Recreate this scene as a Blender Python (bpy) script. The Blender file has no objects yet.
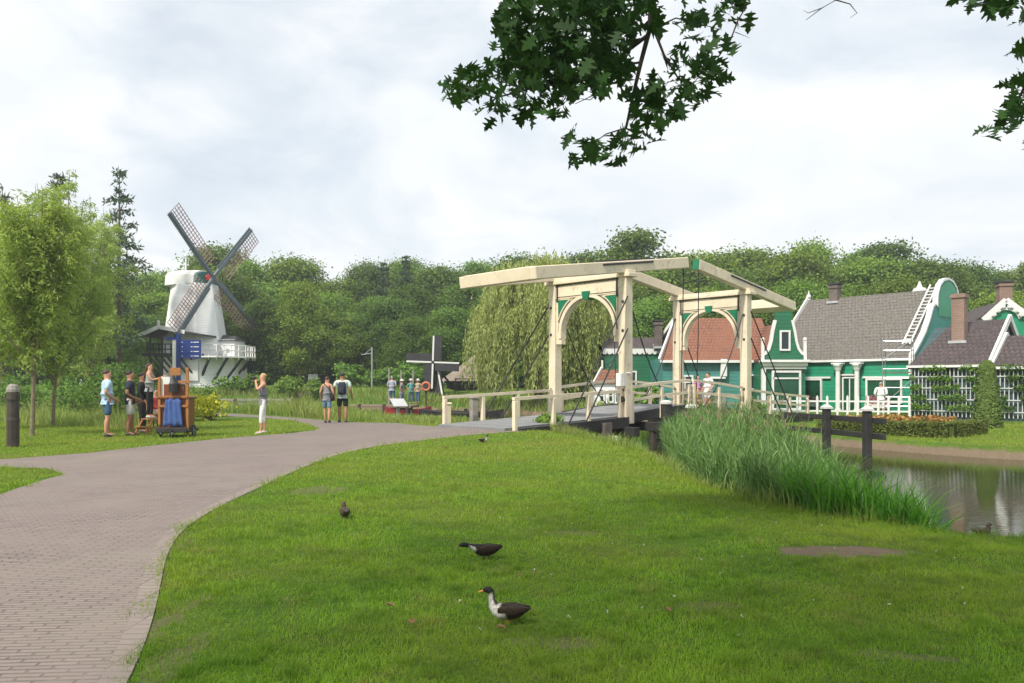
import bpy, bmesh, math, random
import numpy as np
from mathutils import Vector, Matrix
random.seed(7)
rng = np.random.default_rng(11)
PI = math.pi
S = bpy.context.scene
COL = S.collection
F, HZ, CH = 800.0, 383.0, 1.42          # focal length in pixels, horizon row, eye height


def at(px, py, Y):
    return Vector(((px - 512) / F * Y, Y, CH - (py - HZ) / F * Y))


def gnd(px, py, z=0.0):
    Y = F * (CH - z) / (py - HZ)
    return ((px - 512) / F * Y, Y)


# ------------------------------------------------------------------ materials
def new_mat(name):
    m = bpy.data.materials.new(name)
    m.use_nodes = True
    nt = m.node_tree
    b = nt.nodes['Principled BSDF']
    return m, nt, b


def nd(nt, typ, **kw):
    n = nt.nodes.new(typ)
    for k, v in kw.items():
        if k in n.inputs:
            n.inputs[k].default_value = v
        else:
            setattr(n, k, v)
    return n


def objco(nt):
    return nd(nt, 'ShaderNodeTexCoord').outputs['Object']


def mixc(nt, fac, a, b, mode='MIX'):
    n = nt.nodes.new('ShaderNodeMix')
    n.data_type = 'RGBA'
    n.blend_type = mode
    for sock, v in ((n.inputs[0], fac), (n.inputs[6], a), (n.inputs[7], b)):
        if hasattr(v, 'node'):
            nt.links.new(v, sock)
        elif isinstance(v, (int, float)):
            sock.default_value = v
        else:
            sock.default_value = (*v[:3], 1)
    return n.outputs[2]


def ramp(nt, src, p0, p1, c0=(0, 0, 0), c1=(1, 1, 1)):
    r = nt.nodes.new('ShaderNodeValToRGB')
    r.color_ramp.elements[0].position = p0
    r.color_ramp.elements[1].position = p1
    r.color_ramp.elements[0].color = (*c0, 1)
    r.color_ramp.elements[1].color = (*c1, 1)
    nt.links.new(src, r.inputs[0])
    return r.outputs[0]


def noise(nt, vec, scale, detail=4, rough=.6):
    n = nd(nt, 'ShaderNodeTexNoise', Scale=scale, Detail=detail, Roughness=rough)
    nt.links.new(vec, n.inputs['Vector'])
    return n.outputs['Fac']


def bump(nt, b, h, strength, dist=.02):
    n = nd(nt, 'ShaderNodeBump', Strength=strength, Distance=dist)
    nt.links.new(h, n.inputs['Height'])
    nt.links.new(n.outputs[0], b.inputs['Normal'])


def sc(c, k):
    return tuple(min(1, x * k) for x in c)


def paint(name, col, rough=.55, var=.12, scale=5, bs=.15, bscale=60, metal=0, worn=None):
    m, nt, b = new_mat(name)
    co = objco(nt)
    f = ramp(nt, noise(nt, co, scale), .3, .7)
    c = mixc(nt, f, sc(col, 1 - var), sc(col, 1 + var))
    if worn:
        w = ramp(nt, noise(nt, co, scale * 3.1, 6, .7), .56, .7)
        c = mixc(nt, w, c, worn)
    nt.links.new(c, b.inputs['Base Color'])
    b.inputs['Roughness'].default_value = rough
    b.inputs['Metallic'].default_value = metal
    if bs:
        bump(nt, b, noise(nt, co, bscale, 3), bs, .004)
    return m


def boards(name, col, pitch=.16, axis=2, rough=.55, var=.1, stain=.62, gapk=.45):
    m, nt, b = new_mat(name)
    co = objco(nt)
    sep = nd(nt, 'ShaderNodeSeparateXYZ')
    nt.links.new(co, sep.inputs[0])
    mu = nd(nt, 'ShaderNodeMath', operation='MULTIPLY')
    mu.inputs[1].default_value = 1 / pitch
    nt.links.new(sep.outputs[axis], mu.inputs[0])
    fr = nd(nt, 'ShaderNodeMath', operation='FRACT')
    nt.links.new(mu.outputs[0], fr.inputs[0])
    fl = nd(nt, 'ShaderNodeMath', operation='FLOOR')
    nt.links.new(mu.outputs[0], fl.inputs[0])
    wn = nd(nt, 'ShaderNodeTexWhiteNoise', noise_dimensions='1D')
    nt.links.new(fl.outputs[0], wn.inputs['W'])
    c = mixc(nt, wn.outputs['Value'], sc(col, 1 - var), sc(col, 1 + var))
    st = ramp(nt, noise(nt, co, 1.3, 7, .7), .42, .72)
    c = mixc(nt, st, c, tuple(x * stain + .012 for x in col))
    gap = ramp(nt, fr.outputs[0], .0, .12, (1, 1, 1), (0, 0, 0))
    c = mixc(nt, gap, c, sc(col, gapk))
    nt.links.new(c, b.inputs['Base Color'])
    b.inputs['Roughness'].default_value = rough
    inv = nd(nt, 'ShaderNodeMath', operation='SUBTRACT')
    inv.inputs[0].default_value = 1
    nt.links.new(fr.outputs[0], inv.inputs[1])
    bump(nt, b, inv.outputs[0], .8, .03)
    return m


def bricky(name, c1, c2, mortar, bw, rh, plane='xz', rough=.8, msize=.012, stain=.25, rot=0, bs=.6, offset=.5):
    m, nt, b = new_mat(name)
    co = objco(nt)
    sep = nd(nt, 'ShaderNodeSeparateXYZ')
    nt.links.new(co, sep.inputs[0])
    cb = nd(nt, 'ShaderNodeCombineXYZ')
    if plane == 'wall':
        ad = nd(nt, 'ShaderNodeMath', operation='ADD')
        nt.links.new(sep.outputs[0], ad.inputs[0])
        nt.links.new(sep.outputs[1], ad.inputs[1])
        nt.links.new(ad.outputs[0], cb.inputs[0])
        nt.links.new(sep.outputs[2], cb.inputs[1])
    else:
        ix = {'x': 0, 'y': 1, 'z': 2}
        nt.links.new(sep.outputs[ix[plane[0]]], cb.inputs[0])
        nt.links.new(sep.outputs[ix[plane[1]]], cb.inputs[1])
    vec = cb.outputs[0]
    if rot:
        mp = nd(nt, 'ShaderNodeMapping')
        mp.inputs['Rotation'].default_value = (0, 0, rot)
        nt.links.new(vec, mp.inputs[0])
        vec = mp.outputs[0]
    br = nd(nt, 'ShaderNodeTexBrick', offset=offset)
    br.inputs['Color1'].default_value = (*c1, 1)
    br.inputs['Color2'].default_value = (*c2, 1)
    br.inputs['Mortar'].default_value = (*mortar, 1)
    br.inputs['Scale'].default_value = 1
    br.inputs['Mortar Size'].default_value = msize
    br.inputs['Mortar Smooth'].default_value = .3
    br.inputs['Brick Width'].default_value = bw
    br.inputs['Row Height'].default_value = rh
    nt.links.new(vec, br.inputs['Vector'])
    s1 = ramp(nt, noise(nt, co, .9, 5), .35, .7)
    c = mixc(nt, s1, br.outputs['Color'], tuple(x * (1 - stain) for x in c1))
    s2 = ramp(nt, noise(nt, co, 7, 5, .75), .45, .75)
    c = mixc(nt, s2, c, tuple(min(1, x * (1 + stain)) for x in c2))
    nt.links.new(c, b.inputs['Base Color'])
    b.inputs['Roughness'].default_value = rough
    inv = nd(nt, 'ShaderNodeMath', operation='SUBTRACT')
    inv.inputs[0].default_value = 1
    nt.links.new(br.outputs['Fac'], inv.inputs[1])
    bump(nt, b, inv.outputs[0], bs, .02)
    return m


def leafy(name, dark, light, trans=.3, rough=.55, objvar=.0, warm=(1.15, 1.0, .7), patch=None, dry=None):
    """foliage: colour varies per leaf (attribute rnd), per plant (object random) and over the ground"""
    m, nt, b = new_mat(name)
    a = nd(nt, 'ShaderNodeAttribute', attribute_name='rnd')
    c = mixc(nt, a.outputs['Fac'], dark, light)
    if objvar:
        oi = nd(nt, 'ShaderNodeObjectInfo')
        v = nd(nt, 'ShaderNodeMapRange')
        v.inputs[3].default_value = 1 - objvar
        v.inputs[4].default_value = 1 + objvar
        nt.links.new(oi.outputs['Random'], v.inputs[0])
        mul = nd(nt, 'ShaderNodeMix', data_type='RGBA', blend_type='MULTIPLY')
        mul.inputs[0].default_value = 1
        nt.links.new(c, mul.inputs[6])
        cbn = nd(nt, 'ShaderNodeCombineColor')
        for i in range(3):
            nt.links.new(v.outputs[0], cbn.inputs[i])
        nt.links.new(cbn.outputs[0], mul.inputs[7])
        c = mul.outputs[2]
        f2 = nd(nt, 'ShaderNodeMath', operation='FRACT')
        m7 = nd(nt, 'ShaderNodeMath', operation='MULTIPLY')
        m7.inputs[1].default_value = 7.31
        nt.links.new(oi.outputs['Random'], m7.inputs[0])
        nt.links.new(m7.outputs[0], f2.inputs[0])
        c = mixc(nt, f2.outputs[0], c, mixc(nt, 1.0, c, warm, 'MULTIPLY'))
    if patch:
        co = objco(nt)
        for (scl, p0, p1, colr, amt) in patch:
            f = ramp(nt, noise(nt, co, scl, 5, .65), p0, p1)
            mm = nd(nt, 'ShaderNodeMath', operation='MULTIPLY')
            mm.inputs[1].default_value = amt
            nt.links.new(f, mm.inputs[0])
            c = mixc(nt, mm.outputs[0], c, colr)
    if dry:
        sx_ = nd(nt, 'ShaderNodeSeparateXYZ')
        nt.links.new(objco(nt), sx_.inputs[0])
        mr_ = nd(nt, 'ShaderNodeMapRange')
        for q_, v_ in zip((1, 2, 3, 4), (6.5, 17, 0, dry[0])):
            mr_.inputs[q_].default_value = v_
        nt.links.new(sx_.outputs[1], mr_.inputs[0])
        c = mixc(nt, mr_.outputs[0], c, dry[1])
    nt.links.new(c, b.inputs['Base Color'])
    b.inputs['Roughness'].default_value = rough
    b.inputs['Specular IOR Level'].default_value = .25
    if trans:
        tr = nd(nt, 'ShaderNodeBsdfTranslucent')
        nt.links.new(mixc(nt, 1.0, c, (1.25, 1.3, .6), 'MULTIPLY'), tr.inputs[0])
        mx = nd(nt, 'ShaderNodeMixShader')
        mx.inputs[0].default_value = trans
        nt.links.new(b.outputs[0], mx.inputs[1])
        nt.links.new(tr.outputs[0], mx.inputs[2])
        nt.links.new(mx.outputs[0], nt.nodes['Material Output'].inputs[0])
    return m


def vcol_mat(name, rough=.6, var=.55, scale=45):
    m, nt, b = new_mat(name)
    a = nd(nt, 'ShaderNodeAttribute', attribute_name='plumage')
    co = objco(nt)
    f = ramp(nt, noise(nt, co, scale, 4), .35, .65)
    dk = nd(nt, 'ShaderNodeMix', data_type='RGBA', blend_type='MULTIPLY')
    dk.inputs[7].default_value = (1 - var, 1 - var, 1 - var, 1)
    nt.links.new(f, dk.inputs[0])
    nt.links.new(a.outputs['Color'], dk.inputs[6])
    nt.links.new(dk.outputs[2], b.inputs['Base Color'])
    b.inputs['Roughness'].default_value = rough
    b.inputs['Specular IOR Level'].default_value = .15
    bump(nt, b, noise(nt, co, scale * 1.5, 3), .4, .004)
    return m


MT = {}
MT['cream'] = paint('cream_paint', (.72, .62, .46), .55, .10, 1.3, .35, 45, worn=(.50, .42, .30))
MT['cream_line'] = paint('dark_lining_paint', (.10, .09, .06), .5)
MT['bridge_green'] = paint('deep_green_gloss', (.006, .16, .075), .3, .1, 3, .05)
MT['iron'] = paint('black_iron', (.018, .018, .02), .5, .3, 8, .2)
MT['tar'] = paint('tarred_timber', (.022, .021, .02), .75, .35, 4, .5, 25, worn=(.06, .055, .05))
MT['deck'] = boards('grey_deck_boards', (.27, .28, .30), .18, 1, .8, .18)
MT['white'] = paint('white_paint', (.72, .72, .70), .55, .06, 2, .1, worn=(.55, .55, .53))
MT['white_board'] = boards('white_weatherboard', (.82, .83, .82), .2, 2, .5, .03, .93, .72)
MT['green_dark'] = boards('dark_green_boards', (.008, .13, .055), .2, 2, .45, .12)
MT['green_mid'] = boards('sea_green_boards', (.010, .27, .14), .2, 2, .45, .1)
MT['teal'] = boards('teal_boards', (.05, .22, .19), .2, 2, .5, .12)
MT['green_plain'] = paint('green_gable_paint', (.008, .24, .12), .4, .1, 2)
MT['teal_shaded'] = paint('shaded_gable_green', (.01, .20, .17), .4, .1, 2)  # green of the end gable darkened to teal, its shade put into the colour
MT['glass'] = paint('window_glass', (.02, .028, .03), .06, .3, 1.5, 0)
MT['glass_green'] = paint('green_shuttered_glass', (.01, .07, .035), .12, .3, 1.5, 0)
MT['red_tile'] = bricky('red_roof_tiles', (.30, .125, .068), (.20, .078, .045), (.07, .032, .025), .2, .17, 'xz', .75, .03, .3)
MT['grey_tile'] = bricky('grey_roof_tiles', (.135, .122, .105), (.175, .158, .135), (.05, .045, .040), .2, .18, 'xz', .8, .03, .25)
MT['dark_tile'] = bricky('brown_roof_tiles', (.060, .046, .046), (.085, .058, .055), (.022, .018, .018), .2, .17, 'xz', .7, .03, .4)
MT['chim'] = bricky('chimney_brick', (.30, .19, .14), (.22, .13, .10), (.36, .32, .28), .22, .075, 'wall', .85, .01, .3)
MT['chim_dark'] = bricky('sooty_brick', (.12, .10, .09), (.17, .13, .11), (.2, .18, .16), .22, .075, 'wall', .85, .01, .3)
MT['stone'] = paint('pale_stone', (.45, .43, .40), .85, .15, 4, .5, 30)
MT['galv'] = paint('galvanised_steel', (.42, .44, .45), .4, .1, 6, .05, 40, .7)
MT['wood'] = paint('weathered_wood', (.18, .13, .09), .8, .3, 6, .5, 30, worn=(.26, .22, .18))
MT['wood_grey'] = paint('grey_weathered_wood', (.26, .24, .21), .85, .3, 5, .5, 30)
MT['wood_dark'] = paint('dark_wet_post', (.045, .035, .028), .8, .4, 6, .6, 20, worn=(.10, .085, .07))
MT['orangewood'] = paint('varnished_pine', (.36, .15, .045), .4, .15, 6, .1)
MT['brownwood'] = paint('red_brown_wood', (.17, .05, .018), .4, .25, 6, .15)
MT['blue'] = paint('blue_enamel', (.016, .04, .20), .35, .08, 4, .03)
MT['bluecloth'] = paint('blue_cloth', (.05, .10, .28), .9, .2, 9, .5, 40)
MT['thatch'] = paint('grey_thatch', (.23, .19, .15), .95, .25, 3, .9, 30)
MT['bark'] = paint('bark', (.115, .085, .06), .9, .35, 5, .9, 18)
MT['bark_pale'] = paint('young_bark', (.20, .16, .10), .9, .3, 8, .7, 30)
MT['bark_dark'] = paint('oak_bark', (.05, .038, .03), .9, .35, 8, .9, 25)
MT['teal_cap'] = paint('cap_front_teal', (.03, .20, .17), .5)
MT['red'] = paint('red_paint', (.30, .03, .03), .5)
MT['sail_wood'] = paint('sail_grey_blue', (.12, .15, .17), .5, .15, 3)
MT['lattice'] = paint('sail_lattice_red', (.36, .22, .19), .6)
MT['black_cloth'] = paint('black_cloth', (.015, .015, .018), .9, .3, 20, .4)
MT['hat'] = paint('pale_felt', (.7, .68, .64), .8)
MT['orange'] = paint('orange_paint', (.50, .15, .06), .6)
MT['dark_wall'] = boards('dark_blue_boards', (.03, .07, .075), .2, 2, .5, .12)
MT['trellis'] = paint('greyed_lattice_paint', (.52, .53, .52), .6, .1, 4)
MT['cap_paint'] = paint('weathered_cap_paint', (.55, .54, .50), .6, .2, 6)
MT['slate'] = paint('dark_slate_sheet', (.030, .030, .034), .7, .2, 3, .4)
MT['metal_grey'] = paint('grey_metal', (.33, .34, .35), .45, .1, 5, .1, 40, .3)
MT['panel_grey'] = paint('info_panel_grey', (.42, .43, .44), .9)
MT['petal_orange'] = paint('orange_petals', (.55, .20, .03), .7, .4, 20, 0)
MT['petal_pink'] = paint('pink_petals', (.5, .16, .22), .7, .35, 25, 0)
MT['dryleaf'] = paint('dry_leaf', (.22, .13, .06), .8, .3, 20, .3)

# foliage
MT['wood_crown'] = leafy('wood_crown_leaves', (.045, .105, .020), (.185, .315, .055), .38, .6, .34, (1.28, 1.02, .75))
MT['pale_crown'] = leafy('pale_crown_leaves', (.085, .165, .026), (.24, .37, .065), .36, .6, .18, (1.15, 1.0, .75))
MT['bush'] = leafy('bush_leaves', (.055, .13, .026), (.17, .31, .055), .28, .6, .25)
MT['willow'] = leafy('weeping_willow_leaves', (.21, .265, .075), (.46, .50, .18), .36, .6)
MT['osier'] = leafy('young_willow_leaves', (.19, .29, .07), (.42, .52, .18), .48, .5, .05)
MT['pine'] = leafy('pine_needles', (.04, .085, .045), (.10, .17, .085), .1, .6, .2)
MT['oak'] = leafy('oak_leaves', (.018, .058, .010), (.042, .11, .020), .18, .6)
MT['lawn'] = leafy('lawn_grass', (.095, .205, .012), (.255, .425, .034), .40, .55,
                   patch=[(.42, .42, .66, (.28, .33, .04), .7), (1.7, .48, .66, (.055, .16, .010), .75), (2.6, .54, .72, (.33, .29, .10), .7), (9, .58, .72, (.28, .24, .11), .55), (2.9, .63, .72, (.17, .12, .065), .8)], dry=(.55, (.33, .38, .07)))
MT['weeds'] = leafy('tall_grass', (.13, .23, .035), (.34, .40, .11), .32, .6,
                    patch=[(.35, .45, .65, (.30, .27, .12), .5)])
MT['reed'] = leafy('reed_blades', (.065, .155, .04), (.225, .345, .12), .28, .5)
MT['plume'] = leafy('reed_plume', (.16, .12, .075), (.30, .24, .15), .2, .8)
MT['iris'] = leafy('iris_blades', (.045, .17, .014), (.14, .34, .035), .36, .38)
MT['yellowbush'] = leafy('yellow_bush_leaves', (.30, .36, .03), (.72, .66, .06), .3, .6)
MT['hedge'] = leafy('box_hedge_leaves', (.08, .11, .022), (.18, .21, .05), .2, .6)
MT['yew'] = leafy('yew_leaves', (.065, .115, .02), (.16, .23, .05), .15, .6)
MT['flower_o'] = leafy('orange_blossom', (.28, .11, .03), (.42, .25, .08), .2, .6)
MT['flower_p'] = leafy('pink_blossom', (.30, .06, .10), (.60, .24, .30), .2, .6)

# people
SKIN = paint('skin_light', (.52, .27, .17), .5, .08, 20, .05)
SKIN2 = paint('skin_tan', (.36, .17, .10), .5, .08, 20, .05)
CL = {}
for n_, c_ in dict(blueshirt=(.40, .55, .72), denim=(.045, .11, .19), navy=(.02, .025, .04), paleshort=(.55, .54, .52), black=(.012, .012, .016),
                   greytank=(.30, .33, .33), greytop=(.20, .20, .215), whitetrouser=(.72, .72, .72), lightgreen=(.50, .62, .55), lightdenim=(.13, .24, .36),
                   pink=(.55, .25, .38), whitetee=(.75, .75, .73), red=(.45, .05, .05), greyblue=(.30, .34, .40), teal=(.10, .30, .26), khaki=(.35, .30, .2)).items():
    CL[n_] = paint('cloth_' + n_, c_, .9, .18, 14, .35, 60)
HAIR = {'brown': paint('brown_hair', (.06, .03, .018), .6, .3, 30, .4), 'blond': paint('blond_hair', (.45, .30, .14), .6, .25, 30, .4),
        'dark': paint('dark_hair', (.02, .014, .012), .6, .3, 30, .4), 'grey': paint('grey_hair', (.3, .28, .26), .6, .2, 30, .4)}
SHOE = paint('shoe_leather', (.05, .045, .045), .6, .2, 20, .1)
SHOE_W = paint('pale_trainer', (.55, .53, .5), .6, .1, 20, .1)
EYE = paint('eye_dark', (.02, .015, .01), .2, 0, 5, 0)
BILL = paint('orange_bill', (.55, .20, .04), .45, .1, 30, 0)
BILL_D = paint('dark_bill', (.12, .09, .05), .45, .1, 30, 0)
FEATHER = vcol_mat('duck_plumage')


# ------------------------------------------------------------------ mesh helpers
def link(o, parent=None):
    COL.objects.link(o)
    if parent is not None:
        o.parent = parent
    return o


def tag(o, label=None, cat=None, group=None, kind=None):
    for k, v in (('label', label), ('category', cat), ('group', group), ('kind', kind)):
        if v:
            o[k] = v
    return o


def thing(name, label, cat, loc=(0, 0, 0), rz=0.0, group=None):
    o = bpy.data.objects.new(name, None)
    o.empty_display_size = .2
    o.location = loc
    o.rotation_euler = (0, 0, rz)
    link(o)
    return tag(o, label, cat, group)


def copy_tree(o, parent=None):
    c = o.copy()
    link(c, parent)
    for ch in o.children:
        copy_tree(ch, c)
    return c


class MB:
    def __init__(self):
        self.v, self.f, self.mi = [], [], []
        self.cur = 0

    def add(self, vs, fs):
        b = len(self.v)
        self.v += [tuple(v) for v in vs]
        self.f += [tuple(b + i for i in f) for f in fs]
        self.mi += [self.cur] * len(fs)
        return self

    def box(self, c, s, M=None, taper=1.0):
        x, y, z = s[0] / 2, s[1] / 2, s[2] / 2
        vs = []
        for k in (-1, 1):
            t = taper if k > 0 else 1
            vs += [Vector((-x * t, -y * t, k * z)), Vector((x * t, -y * t, k * z)), Vector((x * t, y * t, k * z)), Vector((-x * t, y * t, k * z))]
        c = Vector(c)
        vs = [(M @ v if M else v) + c for v in vs]
        return self.add(vs, [(3, 2, 1, 0), (4, 5, 6, 7), (0, 1, 5, 4), (1, 2, 6, 5), (2, 3, 7, 6), (3, 0, 4, 7)])

    def bar(self, p, q, w, h, up=(0, 0, 1)):
        """square bar from p to q; w across, h along the up side"""
        p, q, up = Vector(p), Vector(q), Vector(up)
        d = (q - p).normalized()
        s = d.cross(up)
        if s.length < 1e-4:
            s = d.cross(Vector((0, 1, 0)))
        s.normalize()
        u = s.cross(d).normalized()
        vs = [e + s * (a * w / 2) + u * (b_ * h / 2) for e in (p, q) for a, b_ in ((-1, -1), (1, -1), (1, 1), (-1, 1))]
        return self.add(vs, [(3, 2, 1, 0), (4, 5, 6, 7), (0, 1, 5, 4), (1, 2, 6, 5), (2, 3, 7, 6), (3, 0, 4, 7)])

    def tube(self, pts, radii, n=8, cap=True):
        pts = [Vector(p) for p in pts]
        if isinstance(radii, (int, float)):
            radii = [radii] * len(pts)
        b0, ring = [], None
        ref = None
        vs, fs = [], []
        for i, p in enumerate(pts):
            d = (pts[min(i + 1, len(pts) - 1)] - pts[max(i - 1, 0)]).normalized()
            if ref is None:
                ref = d.orthogonal().normalized()
            ref = (ref - d * ref.dot(d)).normalized()
            bn = d.cross(ref)
            for k in range(n):
                a = 2 * PI * k / n
                vs.append(p + (ref * math.cos(a) + bn * math.sin(a)) * radii[i])
        for i in range(len(pts) - 1):
            for k in range(n):
                a, b = i * n + k, i * n + (k + 1) % n
                fs.append((a, b, b + n, a + n))
        if cap:
            fs.append(tuple(range(n - 1, -1, -1)))
            fs.append(tuple(range((len(pts) - 1) * n, len(pts) * n)))
        return self.add(vs, fs)

    def prism(self, pts2, depth, O=(0, 0, 0), u=(1, 0, 0), w=(0, 0, 1)):
        """outline in the u/w plane pushed along n = u x w by depth (n points to the back: for u=x, w=z it is -y)"""
        O, u, w = Vector(O), Vector(u), Vector(w)
        n = u.cross(w).normalized()
        a = [O + u * p[0] + w * p[1] for p in pts2]
        k = len(a)
        vs = a + [p + n * depth for p in a]
        fs = [tuple(range(k - 1, -1, -1)), tuple(range(k, 2 * k))] + [(i, (i + 1) % k, (i + 1) % k + k, i + k) for i in range(k)]
        return self.add(vs, fs)

    def ribbon(self, pts2, width, depth, O=(0, 0, 0), u=(1, 0, 0), w=(0, 0, 1), closed=False):
        """a strip of given width along a polyline in the u/w plane, pushed along n by depth"""
        P = [Vector((p[0], p[1])) for p in pts2]
        k = len(P)
        outer, inner = [], []
        for i in range(k):
            a = P[i - 1] if (i > 0 or closed) else P[i]
            b = P[(i + 1) % k] if (i < k - 1 or closed) else P[i]
            t = (b - a).normalized()
            nn = Vector((-t.y, t.x))
            outer.append(P[i] + nn * width / 2)
            inner.append(P[i] - nn * width / 2)
        O, u, w = Vector(O), Vector(u), Vector(w)
        n = u.cross(w).normalized()
        T = lambda p, dd: O + u * p.x + w * p.y + n * dd
        vs, fs = [], []
        for i in range(k):
            vs += [T(outer[i], 0), T(inner[i], 0), T(inner[i], depth), T(outer[i], depth)]
        m = k if closed else k - 1
        for i in range(m):
            a, b = 4 * i, 4 * ((i + 1) % k)
            for j in range(4):
                fs.append((a + j, a + (j + 1) % 4, b + (j + 1) % 4, b + j))
        if not closed:
            fs += [(3, 2, 1, 0), (4 * (k - 1), 4 * (k - 1) + 1, 4 * (k - 1) + 2, 4 * (k - 1) + 3)]
        return self.add(vs, fs)

    def lathe(self, prof, n=12, c=(0, 0, 0), sx=1, sy=1):
        c = Vector(c)
        vs, fs = [], []
        for r, z in prof:
            for k in range(n):
                a = 2 * PI * (k + .5) / n
                vs.append(c + Vector((r * math.cos(a) * sx, r * math.sin(a) * sy, z)))
        for i in range(len(prof) - 1):
            for k in range(n):
                a, b = i * n + k, i * n + (k + 1) % n
                fs.append((a, b, b + n, a + n))
        fs.append(tuple(range(n - 1, -1, -1)))
        fs.append(tuple(range((len(prof) - 1) * n, len(prof) * n)))
        return self.add(vs, fs)

    def ball(self, c, r, n=8, m=5):
        r = (r, r, r) if isinstance(r, (int, float)) else r
        prof = [(max(.02, math.sin(PI * i / m)), -math.cos(PI * i / m)) for i in range(m + 1)]
        c = Vector(c)
        vs, fs = [], []
        for rr, z in prof:
            for k in range(n):
                a = 2 * PI * k / n
                vs.append(c + Vector((rr * math.cos(a) * r[0], rr * math.sin(a) * r[1], z * r[2])))
        for i in range(m):
            for k in range(n):
                a, b = i * n + k, i * n + (k + 1) % n
                fs.append((a, b, b + n, a + n))
        return self.add(vs, fs)

    def loft(self, rings):
        n = len(rings[0])
        vs = [v for r in rings for v in r]
        fs = []
        for i in range(len(rings) - 1):
            for k in range(n):
                a, b = i * n + k, i * n + (k + 1) % n
                fs.append((a, b, b + n, a + n))
        fs.append(tuple(range(n - 1, -1, -1)))
        fs.append(tuple(range((len(rings) - 1) * n, len(rings) * n)))
        return self.add(vs, fs)

    def build(self, name, mat, parent=None, smooth=False, bevel=0):
        me = bpy.data.meshes.new(name)
        me.from_pydata(self.v, [], self.f)
        mats = mat if isinstance(mat, (list, tuple)) else [mat]
        for m in mats:
            me.materials.append(m)
        if len(mats) > 1:
            me.polygons.foreach_set('material_index', self.mi)
        bm = bmesh.new()
        bm.from_mesh(me)
        bmesh.ops.recalc_face_normals(bm, faces=bm.faces)
        if bevel:
            bmesh.ops.bevel(bm, geom=bm.edges[:], offset=bevel, segments=1, affect='EDGES', clamp_overlap=True)
        bm.to_mesh(me)
        bm.free()
        if smooth:
            me.polygons.foreach_set('use_smooth', [True] * len(me.polygons))
        me.update()
        return link(bpy.data.objects.new(name, me), parent)


def np_mesh(name, V, nper, mat, parent=None, rnd=None, smooth=False):
    """V: (N, nper, 3) polygons with separate vertices, one rnd value each"""
    N = V.shape[0]
    me = bpy.data.meshes.new(name)
    me.vertices.add(N * nper)
    me.vertices.foreach_set('co', V.reshape(-1).astype(np.float32))
    me.loops.add(N * nper)
    me.loops.foreach_set('vertex_index', np.arange(N * nper, dtype=np.int32))
    me.polygons.add(N)
    me.polygons.foreach_set('loop_start', np.arange(0, N * nper, nper, dtype=np.int32))
    me.update(calc_edges=True)
    a = me.attributes.new('rnd', 'FLOAT', 'FACE')
    a.data.foreach_set('value', (rng.random(N) if rnd is None else rnd).astype(np.float32))
    me.materials.append(mat)
    o = bpy.data.objects.new(name, me)
    return link(o, parent)


def leaf_quads(C, size, N0=None, aspect=.6, jitter=.9, up=.3, fold=.0):
    """diamond leaves at centres C, facing roughly along N0"""
    n = len(C)
    size = np.broadcast_to(size, (n,))[:, None]
    nr = rng.normal(size=(n, 3))
    nr /= np.linalg.norm(nr, axis=1)[:, None] + 1e-9
    nr = nr * jitter
    if N0 is not None:
        nr = nr + N0
    nr[:, 2] += up
    nr /= np.linalg.norm(nr, axis=1)[:, None] + 1e-9
    t = np.cross(nr, rng.normal(size=(n, 3)))
    t /= np.linalg.norm(t, axis=1)[:, None] + 1e-9
    b = np.cross(nr, t)
    h = size / 2
    return np.stack([C + t * h, C + b * h * aspect, C - t * h, C - b * h * aspect], 1)


def long_leaves(C, D, length, width):
    """narrow leaves starting at C along D"""
    n = len(C)
    length = np.broadcast_to(length, (n,))[:, None]
    D = D / (np.linalg.norm(D, axis=1)[:, None] + 1e-9)
    s = np.cross(D, rng.normal(size=(n, 3)))
    s /= np.linalg.norm(s, axis=1)[:, None] + 1e-9
    w = np.broadcast_to(width, (n,))[:, None] / 2
    mid = C + D * length * .45
    return np.stack([C, mid + s * w, C + D * length, mid - s * w], 1)


def blades(P, h, w, bend, segs=3, ang=None):
    """curved grass blades: one strip of quads each -> (N*segs, 4, 3) and the blade index of each quad"""
    n = len(P)
    h = np.broadcast_to(h, (n,))
    w = np.broadcast_to(w, (n,))
    bend = np.broadcast_to(bend, (n,))
    a = rng.random(n) * 2 * PI if ang is None else ang
    d = np.stack([np.cos(a), np.sin(a), np.zeros(n)], 1)
    fa = rng.random(n) * PI
    s = np.stack([np.cos(fa), np.sin(fa), np.zeros(n)], 1)
    L, R = [], []
    for i in range(segs + 1):
        t = i / segs
        c = P + d * (h * bend * t ** 2)[:, None]
        c[:, 2] += h * (t - .45 * np.minimum(bend, 1.2) * t ** 2.6)
        ww = (w * max(.04, (1 - t ** 1.6)) / 2)[:, None]
        L.append(c - s * ww)
        R.append(c + s * ww)
    q = [np.stack([L[i], R[i], R[i + 1], L[i + 1]], 1) for i in range(segs)]
    return np.concatenate(q), np.tile(np.arange(n), segs)


def in_poly(X, Y, poly):
    r = np.zeros(X.shape, bool)
    k = len(poly)
    for i in range(k):
        x1, y1 = poly[i]
        x2, y2 = poly[(i + 1) % k]
        c = (y1 > Y) != (y2 > Y)
        with np.errstate(divide='ignore', invalid='ignore'):
            xi = (x2 - x1) * (Y - y1) / (y2 - y1 + 1e-12) + x1
        r ^= c & (X < xi)
    return r


def poly_dist(X, Y, poly):
    D = np.full(X.shape, 1e9)
    k = len(poly)
    for i in range(k):
        x1, y1 = poly[i]
        x2, y2 = poly[(i + 1) % k]
        dx, dy = x2 - x1, y2 - y1
        t = np.clip(((X - x1) * dx + (Y - y1) * dy) / (dx * dx + dy * dy + 1e-12), 0, 1)
        D = np.minimum(D, np.hypot(X - x1 - t * dx, Y - y1 - t * dy))
    return D


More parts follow.
